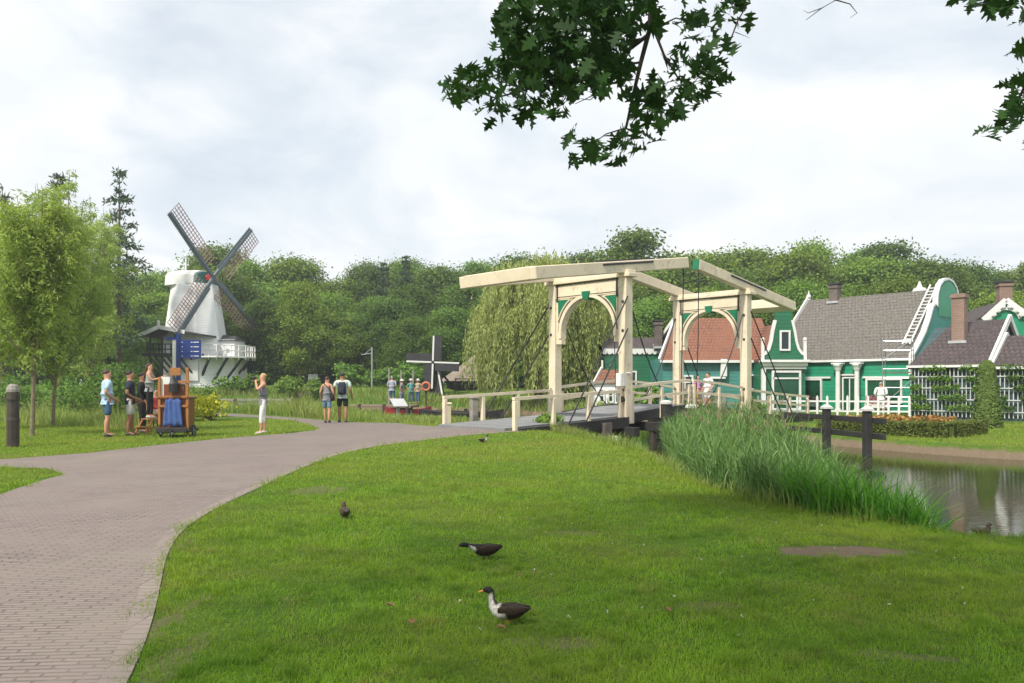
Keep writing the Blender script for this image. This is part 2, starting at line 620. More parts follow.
def sst(x, a, b):
    t = np.clip((x - a) / (b - a), 0, 1)
    return t * t * (3 - 2 * t)


def smooth_poly(p, it=2):
    for _ in range(it):
        q = []
        for i in range(len(p)):
            a, b = p[i], p[(i + 1) % len(p)]
            q += [(a[0] * .75 + b[0] * .25, a[1] * .75 + b[1] * .25), (a[0] * .25 + b[0] * .75, a[1] * .25 + b[1] * .75)]
        p = q
    return p
# ------------------------------------------------------------------ camera, light, sky
cam = bpy.data.cameras.new('camera')
cam.sensor_width = 36
cam.lens = 36 * F / 1024
cam.shift_y = (HZ - 341.5) / 1024
cam.clip_start, cam.clip_end = .1, 3000
co_ = bpy.data.objects.new('camera', cam)
co_.location = (0, 0, CH)
co_.rotation_euler = (PI / 2, 0, 0)
link(co_)
S.camera = co_
SUN = Vector((-.42, -.56, .84)).normalized()
sl = bpy.data.lights.new('sun', 'SUN')
sl.energy = 3.6
sl.angle = math.radians(5)
sl.color = (1, .94, .84)
so = bpy.data.objects.new('sun', sl)
so.rotation_euler = (-SUN).to_track_quat('-Z', 'Y').to_euler()
link(so)
W = bpy.data.worlds.new('World')
S.world = W
W.use_nodes = True
nt = W.node_tree
bg = nt.nodes['Background']
sky = nd(nt, 'ShaderNodeTexSky', sky_type='NISHITA')
sky.sun_disc = False
sky.sun_elevation = math.asin(SUN.z)
sky.sun_rotation = math.atan2(SUN.x, SUN.y)
sky.air_density, sky.dust_density = 1, 1.5
tc = nd(nt, 'ShaderNodeTexCoord')
sep = nd(nt, 'ShaderNodeSeparateXYZ')
nt.links.new(tc.outputs['Generated'], sep.inputs[0])
zz = nd(nt, 'ShaderNodeMath', operation='MAXIMUM')
zz.inputs[1].default_value = 0
nt.links.new(sep.outputs[2], zz.inputs[0])
za = nd(nt, 'ShaderNodeMath', operation='ADD')
za.inputs[1].default_value = .34
nt.links.new(zz.outputs[0], za.inputs[0])
cb = nd(nt, 'ShaderNodeCombineXYZ')
for i in (0, 1):
    dv = nd(nt, 'ShaderNodeMath', operation='DIVIDE')
    nt.links.new(sep.outputs[i], dv.inputs[0])
    nt.links.new(za.outputs[0], dv.inputs[1])
    nt.links.new(dv.outputs[0], cb.inputs[i])
warp = nd(nt, 'ShaderNodeTexNoise', Scale=1.1, Detail=3)
nt.links.new(cb.outputs[0], warp.inputs['Vector'])
va = nd(nt, 'ShaderNodeVectorMath', operation='MULTIPLY_ADD')
va.inputs[1].default_value = (.9, .9, .9)
nt.links.new(warp.outputs['Color'], va.inputs[0])
nt.links.new(cb.outputs[0], va.inputs[2])
cover = ramp(nt, noise(nt, va.outputs[0], 1.5, 7, .56), .28, .52)
shade = ramp(nt, noise(nt, va.outputs[0], 2.6, 7, .56), .36, .66)
cloud = mixc(nt, shade, (6.9, 7.35, 7.75), (8.3, 8.42, 8.46))
mul = nd(nt, 'ShaderNodeMix', data_type='RGBA', blend_type='MULTIPLY')
mul.inputs[0].default_value = 1
nt.links.new(sky.outputs[0], mul.inputs[6])
mul.inputs[7].default_value = (1, 1, 1, 1)
veil = mixc(nt, .62, mul.outputs[2], (6.3, 7.1, 7.8))
nt.links.new(mixc(nt, cover, veil, cloud), bg.inputs[0])
bg.inputs[1].default_value = .092
S.view_settings.view_transform = 'Standard'
S.view_settings.look = 'None'
S.view_settings.exposure = 0.5
S.view_settings.gamma = 1
S.cycles.max_bounces = 6
S.cycles.transparent_max_bounces = 4
S.cycles.sample_clamp_indirect = 6
S.cycles.use_denoising = True

# ------------------------------------------------------------------ the ground
POND = [(60, -6), (22, 2.4), (14, 4.9), (9, 6.6), (6.2, 8.0), (5.0, 8.7), (4.3, 9.5), (3.8, 10.8), (3.5, 12.8), (3.45, 14.8), (3.65, 16.8), (3.55, 19), (3.0, 21.3), (2.3, 23.4), (1.95, 25.0), (1.6, 27),
        (.9, 29), (-.6, 32), (-3, 34.5), (-8, 38.5), (-14, 42), (-22, 44), (-32, 46), (-46, 47), (-46, 56), (-30, 58), (-12, 60), (-3, 54), (1.5, 46.5), (4.5, 41),
        (6.6, 36), (7.3, 32), (8.3, 28.8), (9.3, 24.6), (10.2, 21.9), (12.1, 19.2), (16, 17.6), (24, 16.6), (60, 15)]
POND = smooth_poly(POND, 2)
PATH = [(-.8, -8), (-1.1, 0), (-1.5, 2.5), (-1.82, 3.79), (-2.05, 4.5), (-2.43, 5.5), (-2.85, 6.55), (-3.2, 7.7), (-3.36, 9), (-3.42, 10.5), (-3.52, 13.2), (-3.45, 16.0), (-3.05, 17.9),
        (-2.5, 19.0), (-1.7, 20.1), (-.7, 20.9), (.35, 21.5), (.5, 22.2), (-1.4, 24.4), (-2.2, 24.9), (-3.0, 26.4), (-3.98, 28.2), (-5.4, 28.7), (-7.4, 30.6), (-9.4, 33.3), (-11.6, 35.6), (-13.8, 37.7),
        (-18, 39.6), (-30, 42), (-30, 40.4), (-18, 37.6), (-12.6, 34.4), (-9.9, 32.4), (-8.2, 29.9), (-7.0, 27.4), (-6.1, 25.2), (-5.9, 23.8), (-6.3, 22.4), (-7.3, 20.7), (-8.15, 18.0), (-8.6, 16.2), (-9.4, 14.9), (-12, 14.0),
        (-16, 13.5), (-16, 12.4), (-11, 12.8), (-8.8, 13.5), (-7.65, 13.2), (-6.95, 12.4), (-6.8, 11.4), (-6.5, 10.1), (-6.9, 8.4), (-7.6, 5), (-7.6, -8)]
DIRT = [(2.78, 6.75, .62, .24), (1.2, 5.1, .30, .12), (3.3, 5.0, .22, .10), (.25, 4.35, .35, .12), (-2.55, 10.6, .4, .5), (2.05, 4.15, .3, .1), (-1.72, 4.1, .10, .5), (-2.05, 4.9, .09, .5), (-2.9, 6.9, .10, .5), (.6, 7.6, .3, .12)]


def pond_d(X, Y):
    d = poly_dist(X, Y, POND)
    return np.where(in_poly(X, Y, POND), -d, d)


def land(X, Y):
    z = .17 * np.exp(-((X + .3) ** 2 + (Y - 23.0) ** 2) / 8)
    z = z - .16 * sst(X, 5.5, 9)
    z = z + 1.25 * sst(Y, 52, 70) * sst(-X, -10, 2)
    z = z + .12 * sst(Y, 36, 44) * sst(X, 10, 14)
    return z


def ground_z(X, Y, d=None):
    X, Y = np.asarray(X, float), np.asarray(Y, float)
    d = pond_d(X, Y) if d is None else d
    z = land(X, Y)
    near = sst(-X, -6, -4.6)
    z = z - .16 * (1 - sst(d, .2, 2.4)) * near
    w = np.where(X > 8, .33, .75)
    t = np.clip((d + .35) / (w + .35), 0, 1)
    t = t * t * (3 - 2 * t)
    return -1.25 * (1 - t) + z * t


def gz(x, y):
    return float(ground_z(np.array([x]), np.array([y]))[0])


def axis_pts(lo, d0, d1, hi, step, grow):
    c = list(np.arange(d0, d1 + 1e-6, step))
    s, x = step, d1
    while x < hi:
        s *= grow
        x += s
        c.append(x)
    s, x = step, d0
    while x > lo:
        s *= grow
        x -= s
        c.insert(0, x)
    return np.array(c)


gx = axis_pts(-900, -16, 22, 900, .24, 1.22)
gy = axis_pts(-60, 2, 46, 1500, .24, 1.16)
GX, GY = np.meshgrid(gx, gy)
GD = pond_d(GX, GY)
GZ = ground_z(GX, GY, GD)
ny, nx = GX.shape
idx = np.arange(ny * nx).reshape(ny, nx)
quads = np.stack([idx[:-1, :-1], idx[:-1, 1:], idx[1:, 1:], idx[1:, :-1]], -1).reshape(-1, 4)
me = bpy.data.meshes.new('ground')
me.from_pydata(np.stack([GX, GY, GZ], -1).reshape(-1, 3).tolist(), [], quads.tolist())
me.polygons.foreach_set('use_smooth', [True] * len(me.polygons))
m, nt, b = new_mat('ground_turf')
co = objco(nt)
c = mixc(nt, ramp(nt, noise(nt, co, 1.6, 6, .7), .35, .68), (.055, .145, .012), (.13, .26, .024))
c = mixc(nt, ramp(nt, noise(nt, co, .42, 5, .65), .46, .7), c, (.20, .225, .05))
c = mixc(nt, ramp(nt, noise(nt, co, 38, 4, .7), .42, .66), c, (.06, .075, .02))
sp = nd(nt, 'ShaderNodeSeparateXYZ')
nt.links.new(co, sp.inputs[0])
# bare soil: the pond banks and bed below the turf, and worn patches in the lawn
soilc = mixc(nt, noise(nt, co, 14, 6, .7), (.125, .095, .066), (.30, .23, .16))
zz = nd(nt, 'ShaderNodeMath', operation='ADD')
nt.links.new(sp.outputs[2], zz.inputs[0])
zn = nd(nt, 'ShaderNodeMath', operation='MULTIPLY')
zn.inputs[1].default_value = .16
nt.links.new(noise(nt, co, 5, 4), zn.inputs[0])
nt.links.new(zn.outputs[0], zz.inputs[1])
mr = nd(nt, 'ShaderNodeMapRange')
mr.inputs[1].default_value, mr.inputs[2].default_value, mr.inputs[3].default_value, mr.inputs[4].default_value = -.22, -.14, 1, 0
nt.links.new(zz.outputs[0], mr.inputs[0])
c = mixc(nt, mr.outputs[0], c, soilc)
wob = nd(nt, 'ShaderNodeVectorMath', operation='MULTIPLY_ADD')
wn_ = nd(nt, 'ShaderNodeTexNoise', Scale=3.5, Detail=5)
nt.links.new(co, wn_.inputs['Vector'])
wob.inputs[1].default_value = (.45, .45, 0)
nt.links.new(wn_.outputs['Color'], wob.inputs[0])
nt.links.new(co, wob.inputs[2])
for (x, y, rx, ry) in DIRT:
    mp = nd(nt, 'ShaderNodeMapping', vector_type='POINT')
    mp.inputs['Location'].default_value = (-(x + .22) / rx, -(y + .22) / ry, 0)
    mp.inputs['Scale'].default_value = (1 / rx, 1 / ry, 0)
    nt.links.new(wob.outputs[0], mp.inputs[0])
    ln = nd(nt, 'ShaderNodeVectorMath', operation='LENGTH')
    nt.links.new(mp.outputs[0], ln.inputs[0])
    f = ramp(nt, ln.outputs['Value'], .75, 1.0, (1, 1, 1), (0, 0, 0))
    fm = nd(nt, 'ShaderNodeMath', operation='MULTIPLY')
    fm.inputs[1].default_value = 1 if x == 2.78 else .45
    nt.links.new(f, fm.inputs[0])
    c = mixc(nt, fm.outputs[0], c, soilc)
nt.links.new(c, b.inputs['Base Color'])
b.inputs['Roughness'].default_value = .95
b.inputs['Specular IOR Level'].default_value = .1
bump(nt, b, noise(nt, co, 30, 6, .75), .9, .05)
me.materials.append(m)
tag(link(bpy.data.objects.new('ground', me)), kind='structure')

# water sheet
m, nt, b = new_mat('pond_water')
co = objco(nt)
nt.links.new(mixc(nt, ramp(nt, noise(nt, co, .4), .35, .65), (.022, .028, .008), (.040, .042, .014)), b.inputs['Base Color'])
b.inputs['Roughness'].default_value = .035
b.inputs['IOR'].default_value = 1.33
mp = nd(nt, 'ShaderNodeMapping')
mp.inputs['Scale'].default_value = (1, 2.2, 1)
nt.links.new(co, mp.inputs[0])
bump(nt, b, noise(nt, mp.outputs[0], 5.5, 3, .55), .055, .03)
w = MB()
w.add([(-60, -10, -.45), (70, -10, -.45), (70, 64, -.45), (-60, 64, -.45)], [(0, 1, 2, 3)])
tag(w.build('pond_water', m), kind='structure')

# brick path: outline cut on a grid so that it follows the ground
bm = bmesh.new()
fc = bm.faces.new([bm.verts.new((x, y, 0)) for x, y in PATH])
for ax, lo, hi in ((0, -30, 1), (1, -8, 42)):
    for k in np.arange(lo, hi, .5):
        p = (k, 0, 0) if ax == 0 else (0, k, 0)
        n = (1, 0, 0) if ax == 0 else (0, 1, 0)
        bmesh.ops.bisect_plane(bm, geom=bm.verts[:] + bm.edges[:] + bm.faces[:], dist=1e-4, plane_co=p, plane_no=n)
bmesh.ops.triangulate(bm, faces=bm.faces[:])
bm.verts.ensure_lookup_table()
zs = ground_z([v.co.x for v in bm.verts], [v.co.y for v in bm.verts])
for v, z in zip(bm.verts, zs):
    v.co.z = z + .005
bmesh.ops.recalc_face_normals(bm, faces=bm.faces)
me = bpy.data.meshes.new('brick_path')
bm.to_mesh(me)
bm.free()
if me.polygons[0].normal.z < 0:
    me.flip_normals()
pm = bricky('path_clinkers', (.262, .208, .186), (.185, .148, .135), (.055, .048, .036), .20, .052, 'xy', .85, .008, .22, rot=math.radians(-4), bs=.9)
nt = pm.node_tree
b = nt.nodes['Principled BSDF']
src = b.inputs['Base Color'].links[0].from_socket
co = objco(nt)
c = mixc(nt, ramp(nt, noise(nt, co, .55, 5, .6), .50, .75), src, (.225, .19, .155))
c = mixc(nt, ramp(nt, noise(nt, co, 3.2, 6, .8), .66, .74), c, (.10, .11, .04))
nt.links.new(c, b.inputs['Base Color'])
me.materials.append(pm)
tag(link(bpy.data.objects.new('brick_path', me)), kind='structure')


def strip(name, pts, off0, off1, dz, mat):
    """a band along a polyline between two offsets to its side"""
    P = np.array(pts, float)
    seg = np.hypot(*np.diff(P, axis=0).T)
    s = np.concatenate([[0], np.cumsum(seg)])
    t = np.arange(0, s[-1], .25)
    X, Y = np.interp(t, s, P[:, 0]), np.interp(t, s, P[:, 1])
    for _ in range(6):
        X[1:-1] = (X[:-2] + 2 * X[1:-1] + X[2:]) / 4
        Y[1:-1] = (Y[:-2] + 2 * Y[1:-1] + Y[2:]) / 4
    dx, dy = np.gradient(X), np.gradient(Y)
    L = np.hypot(dx, dy)
    nx_, ny_ = -dy / L, dx / L
    mb = MB()
    vs = []
    for o, dd in ((off0, -.04), (off0, dz), (off1, dz)):
        xx, yy = X + nx_ * o, Y + ny_ * o
        z = ground_z(xx, yy) + dd
        vs.append(np.stack([xx, yy, z], 1))
    n = len(t)
    V = [tuple(v) for v in np.concatenate(vs)]
    mb.add(V, [(k * n + i, k * n + i + 1, (k + 1) * n + i + 1, (k + 1) * n + i) for k in (0, 1) for i in range(n - 1)])
    return mb.build(name, mat)


KERB = PATH[1:17]
o = strip('kerb', KERB, -.01, .12, .009, bricky('kerb_brick', (.265, .218, .19), (.20, .162, .145), (.06, .052, .04), .09, .2, 'yx', .85, .006, .2))
tag(o, kind='structure')

# ------------------------------------------------------------------ turf blades, weeds, reeds
N = 700000
Yb = np.exp(rng.uniform(np.log(3.3), np.log(31), N))
Xb = rng.uniform(-.78, .78, N) * Yb
Dp = pond_d(Xb, Yb)
dpath = poly_dist(Xb, Yb, PATH)
ip = in_poly(Xb, Yb, PATH)
en = .5 + .5 * np.sin(Yb * 5.1 + 2 * np.sin(Xb * 3.7 + Yb)) * np.sin(Yb * 2.3 + Xb * 4.1)
keep = (Dp > np.where(Xb > 8, .42, .3)) & ~(ip & (dpath > (.02 + .20 * en ** 1.6) * rng.random(N) ** 1.5))
keep &= ~(~ip & (dpath < .02 + .16 * (1 - en) ** 2.5) & (rng.random(N) < .85))
wx = Xb + .10 * np.sin(Yb * 17 + Xb * 5) + .06 * np.sin(Xb * 31)
wy = Yb + .05 * np.sin(Xb * 13 + Yb * 7)
for (x, y, rx, ry) in DIRT:
    e = np.hypot((wx - x) / rx, (wy - y) / ry)
    keep &= ~((e < 1.05) & (rng.random(N) < (1.9 - .9 * e if x == 2.78 else (1.25 - .6 * e) * .6)))
# thin, worn turf here and there
thin = .5 + .5 * np.sin(Xb * 2.1 + 1.3 * np.sin(Yb * 1.7)) * np.sin(Yb * 2.6 + Xb)
pat = np.sin(Xb * .9 + 1.1 * np.sin(Yb * .8) + 1) * np.sin(Yb * 1.1 + .7 * np.sin(Xb * 1.3))
keep &= rng.random(N) > .30 * thin + .45 * np.clip(pat - .35, 0, 1)
Xb, Yb, Dp = Xb[keep], Yb[keep], Dp[keep]
Zb = ground_z(Xb, Yb, Dp)
n = len(Xb)
cg = np.floor(np.stack([Xb, Yb], 1) / .085).astype(np.int64)
hsh = ((cg[:, 0] * 73856093) ^ (cg[:, 1] * 19349663)) % 1009 / 1009.0
low = .5 + .5 * np.sin(Xb * 3.3 + 2 * np.sin(Yb * 2.2)) * np.sin(Yb * 2.9)
h = rng.uniform(.020, .048, n) * (.75 + .45 * low + .2 * np.clip(-pat[keep], 0, 1) + 1.15 * (hsh > .88)) * np.clip(.85 + Yb / 40, .9, 1.5)
h *= 1 + .7 * np.exp(-(dpath[keep] / .12) ** 2) * (~ip[keep])
h *= 1 + 1.6 * np.exp(-((Dp - .5) / .45) ** 2) * (Xb < 8)
wd = .0036 * np.maximum(1, Yb / 4.5)
Q, bi = blades(np.stack([Xb, Yb, Zb - .004], 1), h, wd, rng.uniform(.2, 1.0, n), 2)
tag(np_mesh('lawn_grass', Q, 4, MT['lawn'], rnd=(np.clip(rng.random(n) * .7 + .3 * low - .35 * (hsh > .86) + .1, 0, 1))[bi]), kind='stuff', label='short mown lawn grass beside the brick path')


def scatter(poly, n, seed=0):
    r = np.random.default_rng(seed)
    P = np.array(poly)
    out = np.zeros((0, 2))
    while len(out) < n:
        c = r.uniform(P.min(0), P.max(0), (n * 2, 2))
        out = np.concatenate([out, c[in_poly(c[:, 0], c[:, 1], poly)]])
    return out[:n]


def tallgrass(name, poly, n, h0, h1, w, mat, label, bend=(.15, .7), seed=1, segs=3, zmin=-.6):
    p = scatter(poly, n, seed)
    z = ground_z(p[:, 0], p[:, 1])
    P = np.stack([p[:, 0], p[:, 1], np.maximum(z, zmin) - .01], 1)
    cl = .72 + .28 * np.sin(p[:, 0] * 1.9 + seed) * np.sin(p[:, 1] * 1.3 + 2 * np.sin(p[:, 0] * .8))
    hh = rng.uniform(h0, h1, n) * cl
    if name == 'waterside_weeds':
        hh *= .42 + .95 * sst(-p[:, 0], 5.0, 8.5) * (1 - .5 * sst(-p[:, 0], 11, 15))
    q, bi = blades(P, hh, w, rng.uniform(*bend, n), segs)
    return tag(np_mesh(name, q, 4, mat, rnd=rng.random(n)[bi]), kind='stuff', label=label)


tallgrass('waterside_weeds', [(-2.9, 27.6), (-5.4, 29.5), (-7.6, 31.6), (-10.5, 35.2), (-14, 38.6), (-20, 40.6), (-34, 43), (-34, 46), (-22, 43.8), (-14, 41.6), (-8, 38.3), (-3, 34.3), (-.5, 31.6), (-.2, 29)],
          15000, .35, 1.0, .03, MT['weeds'], 'tall pale weeds and grasses along the pond behind the path', seed=3)
tallgrass('meadow_grass', [(-12, 24.5), (-16, 27), (-26, 33), (-34, 34), (-34, 41), (-24, 38.5), (-17, 36.5), (-13, 31.5)], 9000, .3, .8, .03, MT['weeds'],
          'rough meadow grass behind the young willows', seed=5)
tallgrass('far_bank_weeds', [(-34, 57.5), (-12, 59.4), (-4.5, 54.8), (1.4, 47.5), (4.2, 42.2), (5.4, 43), (3, 49), (-2, 57), (-12, 62.5), (-34, 62)], 7000, .4, 1.0, .05, MT['weeds'],
          'tall weeds on the far bank of the pond', seed=8)
tallgrass('bank_grass', [(1.1, 21.8), (1.9, 20.8), (2.9, 18), (2.75, 13), (3.1, 10.3), (3.8, 9.0), (4.4, 8.6), (4.75, 8.75), (4.8, 8.9), (4.6, 9.3), (4.05, 11.5), (3.9, 16.5), (3.6, 19), (2.9, 21.6), (2.1, 23.6), (1.5, 24.4), (1.0, 23)],
          9000, .14, .5, .014, MT['weeds'], 'longer grass along the bank below the bridge', seed=9)
# big reed stand: stems with arching leaves
REED = [(3.95, 20.5), (3.5, 17), (3.05, 14), (2.95, 12), (3.15, 10.5), (3.6, 9.6), (4.1, 9.5), (4.55, 10.6), (5.0, 12.2), (5.4, 14.5), (5.6, 17), (5.7, 19.5), (5.6, 22.6), (4.3, 22.8)]
ns = 3900
p = scatter(REED, ns, 21)
sd = np.minimum(1, poly_dist(p[:, 0], p[:, 1], REED) / .7)
zb = np.maximum(ground_z(p[:, 0], p[:, 1]), -.6)
hs = rng.uniform(.95, 1.75, ns) * (.86 + .18 * np.sin(p[:, 0] * 4.1 + 1.5 * np.sin(p[:, 1] * 1.9)) * np.sin(p[:, 1] * 2.3 + 1)) * (.66 + .34 * sd) * (.70 + .30 * sst(p[:, 1], 10.5, 14.5)) * (1 - .06 * (zb + .6))
st = np.stack([p[:, 0], p[:, 1], zb - .02], 1)
la = rng.random(ns) * 2 * PI
q1, b1 = blades(st, hs, .012, rng.uniform(.05, .3, ns), 3, la)
k = 6
P2 = np.repeat(st, k, 0)
tt = rng.uniform(.15, .92, ns * k)
P2 = P2 + np.stack([np.cos(np.repeat(la, k)) * .15 * tt ** 2, np.sin(np.repeat(la, k)) * .15 * tt ** 2, np.repeat(hs, k) * tt * .95], 1)
q2, b2 = blades(P2, rng.uniform(.30, .62, ns * k), rng.uniform(.014, .026, ns * k), rng.uniform(.22, .9, ns * k), 3)
# seed heads on some of the tall stems
hm = np.where((hs > 1.25) & (rng.random(ns) < .3))[0]
top = st[hm] + np.stack([np.cos(la[hm]) * .13, np.sin(la[hm]) * .13, hs[hm] * .97], 1)
qh, bh = blades(np.repeat(top, 3, 0), rng.uniform(.12, .24, len(hm) * 3), .022, rng.uniform(.3, .9, len(hm) * 3), 2, np.repeat(la[hm], 3) + rng.normal(size=len(hm) * 3) * .5)
tag(np_mesh('reed_plumes', qh, 4, MT['plume']), kind='stuff', label='brownish seed plumes of the reeds')
tag(np_mesh('reed_bed', np.concatenate([q1, q2]), 4, MT['reed'], rnd=np.concatenate([rng.random(ns)[b1] * .6 + .2, rng.random(ns * k)[b2]])), kind='stuff',
    label='tall grey green reeds along the bank in front of the bridge')
IRIS = [(3.4, 10.1), (3.65, 9.3), (4.05, 8.85), (4.5, 8.6), (4.75, 8.9), (4.95, 9.8), (4.7, 10.8), (3.9, 11)]
p = scatter(IRIS, 2300, 22)
zb = np.maximum(ground_z(p[:, 0], p[:, 1]), -.6)
q, bi = blades(np.stack([p[:, 0], p[:, 1], zb], 1), rng.uniform(.55, 1.0, 2300), rng.uniform(.018, .032, 2300), rng.uniform(.1, .75, 2300), 4)
tag(np_mesh('iris_leaves', q, 4, MT['iris'], rnd=rng.random(2300)[bi]), kind='stuff', label='bright green sword shaped leaves at the water edge')

n = 26000
ux_ = rng.uniform(-70, 85, n)
uy_ = rng.uniform(76, 101, n)
uz_ = ground_z(ux_, uy_) + rng.uniform(0, 1, n) ** .8 * (3.2 + 1.2 * np.sin(ux_ * .6) + .8 * np.sin(ux_ * 1.7 + 2))
tag(np_mesh('undergrowth', leaf_quads(np.stack([ux_, uy_, uz_], 1), rng.uniform(.5, .9, n), None, .7, 1, .2), 4, MT['bush']), kind='stuff', label='dark undergrowth at the foot of the wood')

n = 46
ca, cy_ = rng.random(n) ** .8, rng.uniform(4.4, 9.5, n)
cx_ = cy_ * rng.uniform(-.1, .62, n)
ok = (pond_d(cx_, cy_) > .8) & ~in_poly(cx_, cy_, PATH)
cx_, cy_ = cx_[ok], cy_[ok]
cz_ = ground_z(cx_, cy_) + rng.uniform(.03, .05, len(cx_))
C3 = np.repeat(np.stack([cx_, cy_, cz_], 1), 5, 0) + rng.normal(size=(len(cx_) * 5, 3)) * .004
tag(np_mesh('clover_flowers', leaf_quads(C3, .012, None, .8, .8, .9), 4, leafy('clover_white', (.40, .40, .36), (.6, .59, .55), .2, .7)), kind='stuff', label='tiny pale clover flowers scattered in the lawn')
# ------------------------------------------------------------------ the drawbridge
# local frame: x along the bridge (0 at the near portal, 7.2 at the far one), y across (right post -1.5 as seen from the path), z up
AX = math.atan2(.69, .72)
BR = thing('drawbridge', 'cream double drawbridge with two arched portals, green corners and grey deck over the pond', 'bridge', (2.5, 26.0, 0), AX)


def deck_z(t):
    ks = [(-5.2, .20), (-2.5, .30), (0, .40), (1.8, .56), (3.6, .66), (5.4, .54), (7.2, .36), (9.5, .18), (12.4, .02)]
    return float(np.interp(t, [k[0] for k in ks], [k[1] for k in ks]))


def deck_part(name, t0, t1, y0, y1, thick, mat, parent, dz=0):
    n = max(2, int((t1 - t0) / .4))
    ts = np.linspace(t0, t1, n + 1)
    rings = [[(t, y0, deck_z(t) + dz), (t, y1, deck_z(t) + dz), (t, y1, deck_z(t) + dz - thick), (t, y0, deck_z(t) + dz - thick)] for t in ts]
    mb = MB()
    mb.loft(rings)
    return mb.build(name, mat, parent)


MT['deck_x'] = boards('deck_planks', (.24, .245, .25), .2, 0, .8, .16)
deck_part('approach_deck', -5.1, -.05, -1.42, 1.42, .14, MT['deck_x'], BR)
deck_part('approach_deck', 7.25, 12.3, -1.42, 1.42, .14, MT['deck_x'], BR)
for a, b_ in ((0.02, 3.58), (3.62, 7.18)):
    lf = deck_part('lifting_leaf', a, b_, -1.36, 1.36, .09, MT['deck_x'], BR, .012)
    for s in (-1, 1):
        deck_part('edge_beam', a, b_, s * 1.36 - (.12 if s < 0 else 0), s * 1.36 + (0 if s < 0 else .12), .3, MT['tar'], lf, .03)
for t0, t1 in ((-4.75, -.05), (7.25, 12.3)):
    for s in (-1, 1):
        deck_part('side_beam', t0, t1, s * 1.56 - .12, s * 1.56 + .12, .32, MT['tar'], BR, -.03)
for t in (-.15, 1.15, 6.05, 7.35):
    mb = MB()
    mb.bar((t, -2.05, deck_z(t) - .47), (t, 2.05, deck_z(t) - .47), .3, .28)
    cbm = mb.build('cross_beam', MT['tar'], BR, bevel=.012)
    for y in (-1.7, -.6, .6, 1.7):
        mb = MB()
        mb.tube([(t, y, -1.6), (t, y, deck_z(t) - .58)], .13, 8)
        mb.build('pile', MT['wood_dark'], cbm)
for t, s in ((-1.2, 1), (8.6, -1)):
    mb = MB()
    mb.box((t, 0, -.42), (.35, 3.6, 1.3))
    mb.build('abutment', MT['chim_dark'], BR)

PH = 4.87


def portal(t, face):
    """face = -1: front looks back to the path, +1: looks away"""
    p = MB()
    root = None
    z0 = deck_z(t) - .25
    mb = MB()
    mb.box((t, 0, PH - .16 - .27), (.26, 2.72, .42))
    root = mb.build('portal', MT['cream'], BR, bevel=.01)
    for y in (-1.5, 1.5):
        mb = MB()
        mb.box((t, y, (z0 + PH) / 2), (.34, .30, PH - z0))
        po = mb.build('post', MT['cream'], root, bevel=.015)
        for z in (1.2, 3.05, 3.95):
            for fx in (-1, 1):
                mb = MB()
                mb.ball((t + fx * .18, y * 1.02, z), (.035, .05, .05), 6, 4)
                mb.build('bolt', MT['iron'], po)
    mb = MB()
    mb.box((t, 0, PH - .10), (.44, 3.62, .12))
    mb.box((t, 0, PH + .0), (.38, 3.5, .10))
    mb.build('cornice', MT['cream'], root, bevel=.012)
    # arch boarding with spandrels
    R, zc = 1.12, 3.05
    top = PH - .60
    arch = [(R * math.cos(a), zc + R * 1.02 * math.sin(a)) for a in np.linspace(0, PI, 25)]
    for half in (1, -1):
        out = [(half * 1.35, 2.72), (half * 1.35, top), (0, top)] + [(x, z) for x, z in (arch[12::-1] if half > 0 else arch[12:])] + [(half * R, 2.72)]
        mb = MB()
        mb.prism(out, .20, (t - .10, 0, 0), (0, 1, 0), (0, 0, 1))
        mb.build('arch_panel', MT['cream'], root)
    for fx in (-1, 1):
        ox = lambda d: (t + .10 if fx > 0 else t - .10 - d, 0, 0)
        mb = MB()
        mb.ribbon([((R + .06) * math.cos(a), zc + (R + .06) * 1.02 * math.sin(a)) for a in np.linspace(-.12, PI + .12, 27)], .11, .035, ox(.035), (0, 1, 0), (0, 0, 1))
        rb = mb.build('arch_moulding', MT['cream'], root)
        mb = MB()
        mb.ribbon([((R + .135) * math.cos(a), zc + (R + .135) * 1.02 * math.sin(a)) for a in np.linspace(.05, PI - .05, 25)], .034, .02, ox(.02), (0, 1, 0), (0, 0, 1))
        for z in (top + .02, PH - .2):
            mb.bar((t + fx * .133, -1.3, z), (t + fx * .133, 1.3, z), .02, .018)
        mb.build('lining', MT['cream_line'], rb)
        for s in (-1, 1):
            r2 = R + .20
            tri = [(s * 1.26, top - .07), (s * r2 * math.cos(1.0), top - .07)] + [(s * r2 * math.cos(a), zc + r2 * 1.02 * math.sin(a)) for a in np.linspace(.98, .32, 8)]
            mb = MB()
            mb.prism(tri, .03, ox(.03), (0, 1, 0), (0, 0, 1))
            mb.build('spandrel', MT['bridge_green'], root)
            mb = MB()
            mb.ribbon(tri, .035, .038, ox(.038), (0, 1, 0), (0, 0, 1), True)
            mb.build('spandrel_frame', MT['cream'], root)
        mb = MB()
        mb.prism([(-.11, zc + R - .04), (.11, zc + R - .04), (.16, top + .12), (-.16, top + .12)], .09, ox(.09), (0, 1, 0), (0, 0, 1))
        mb.build('keystone', MT['bridge_green'], root)
    for y in (-1.27, 1.27):
        for fx in (-1, 1):
            mb = MB()
            mb.bar((t + fx * .15, y, PH - .75), (t + fx * .15, y, PH - .13), .05, .03, (1, 0, 0))
            mb.build('iron_strap', MT['iron'], root)
    return root


portal(0, -1)
portal(7.2, 1)


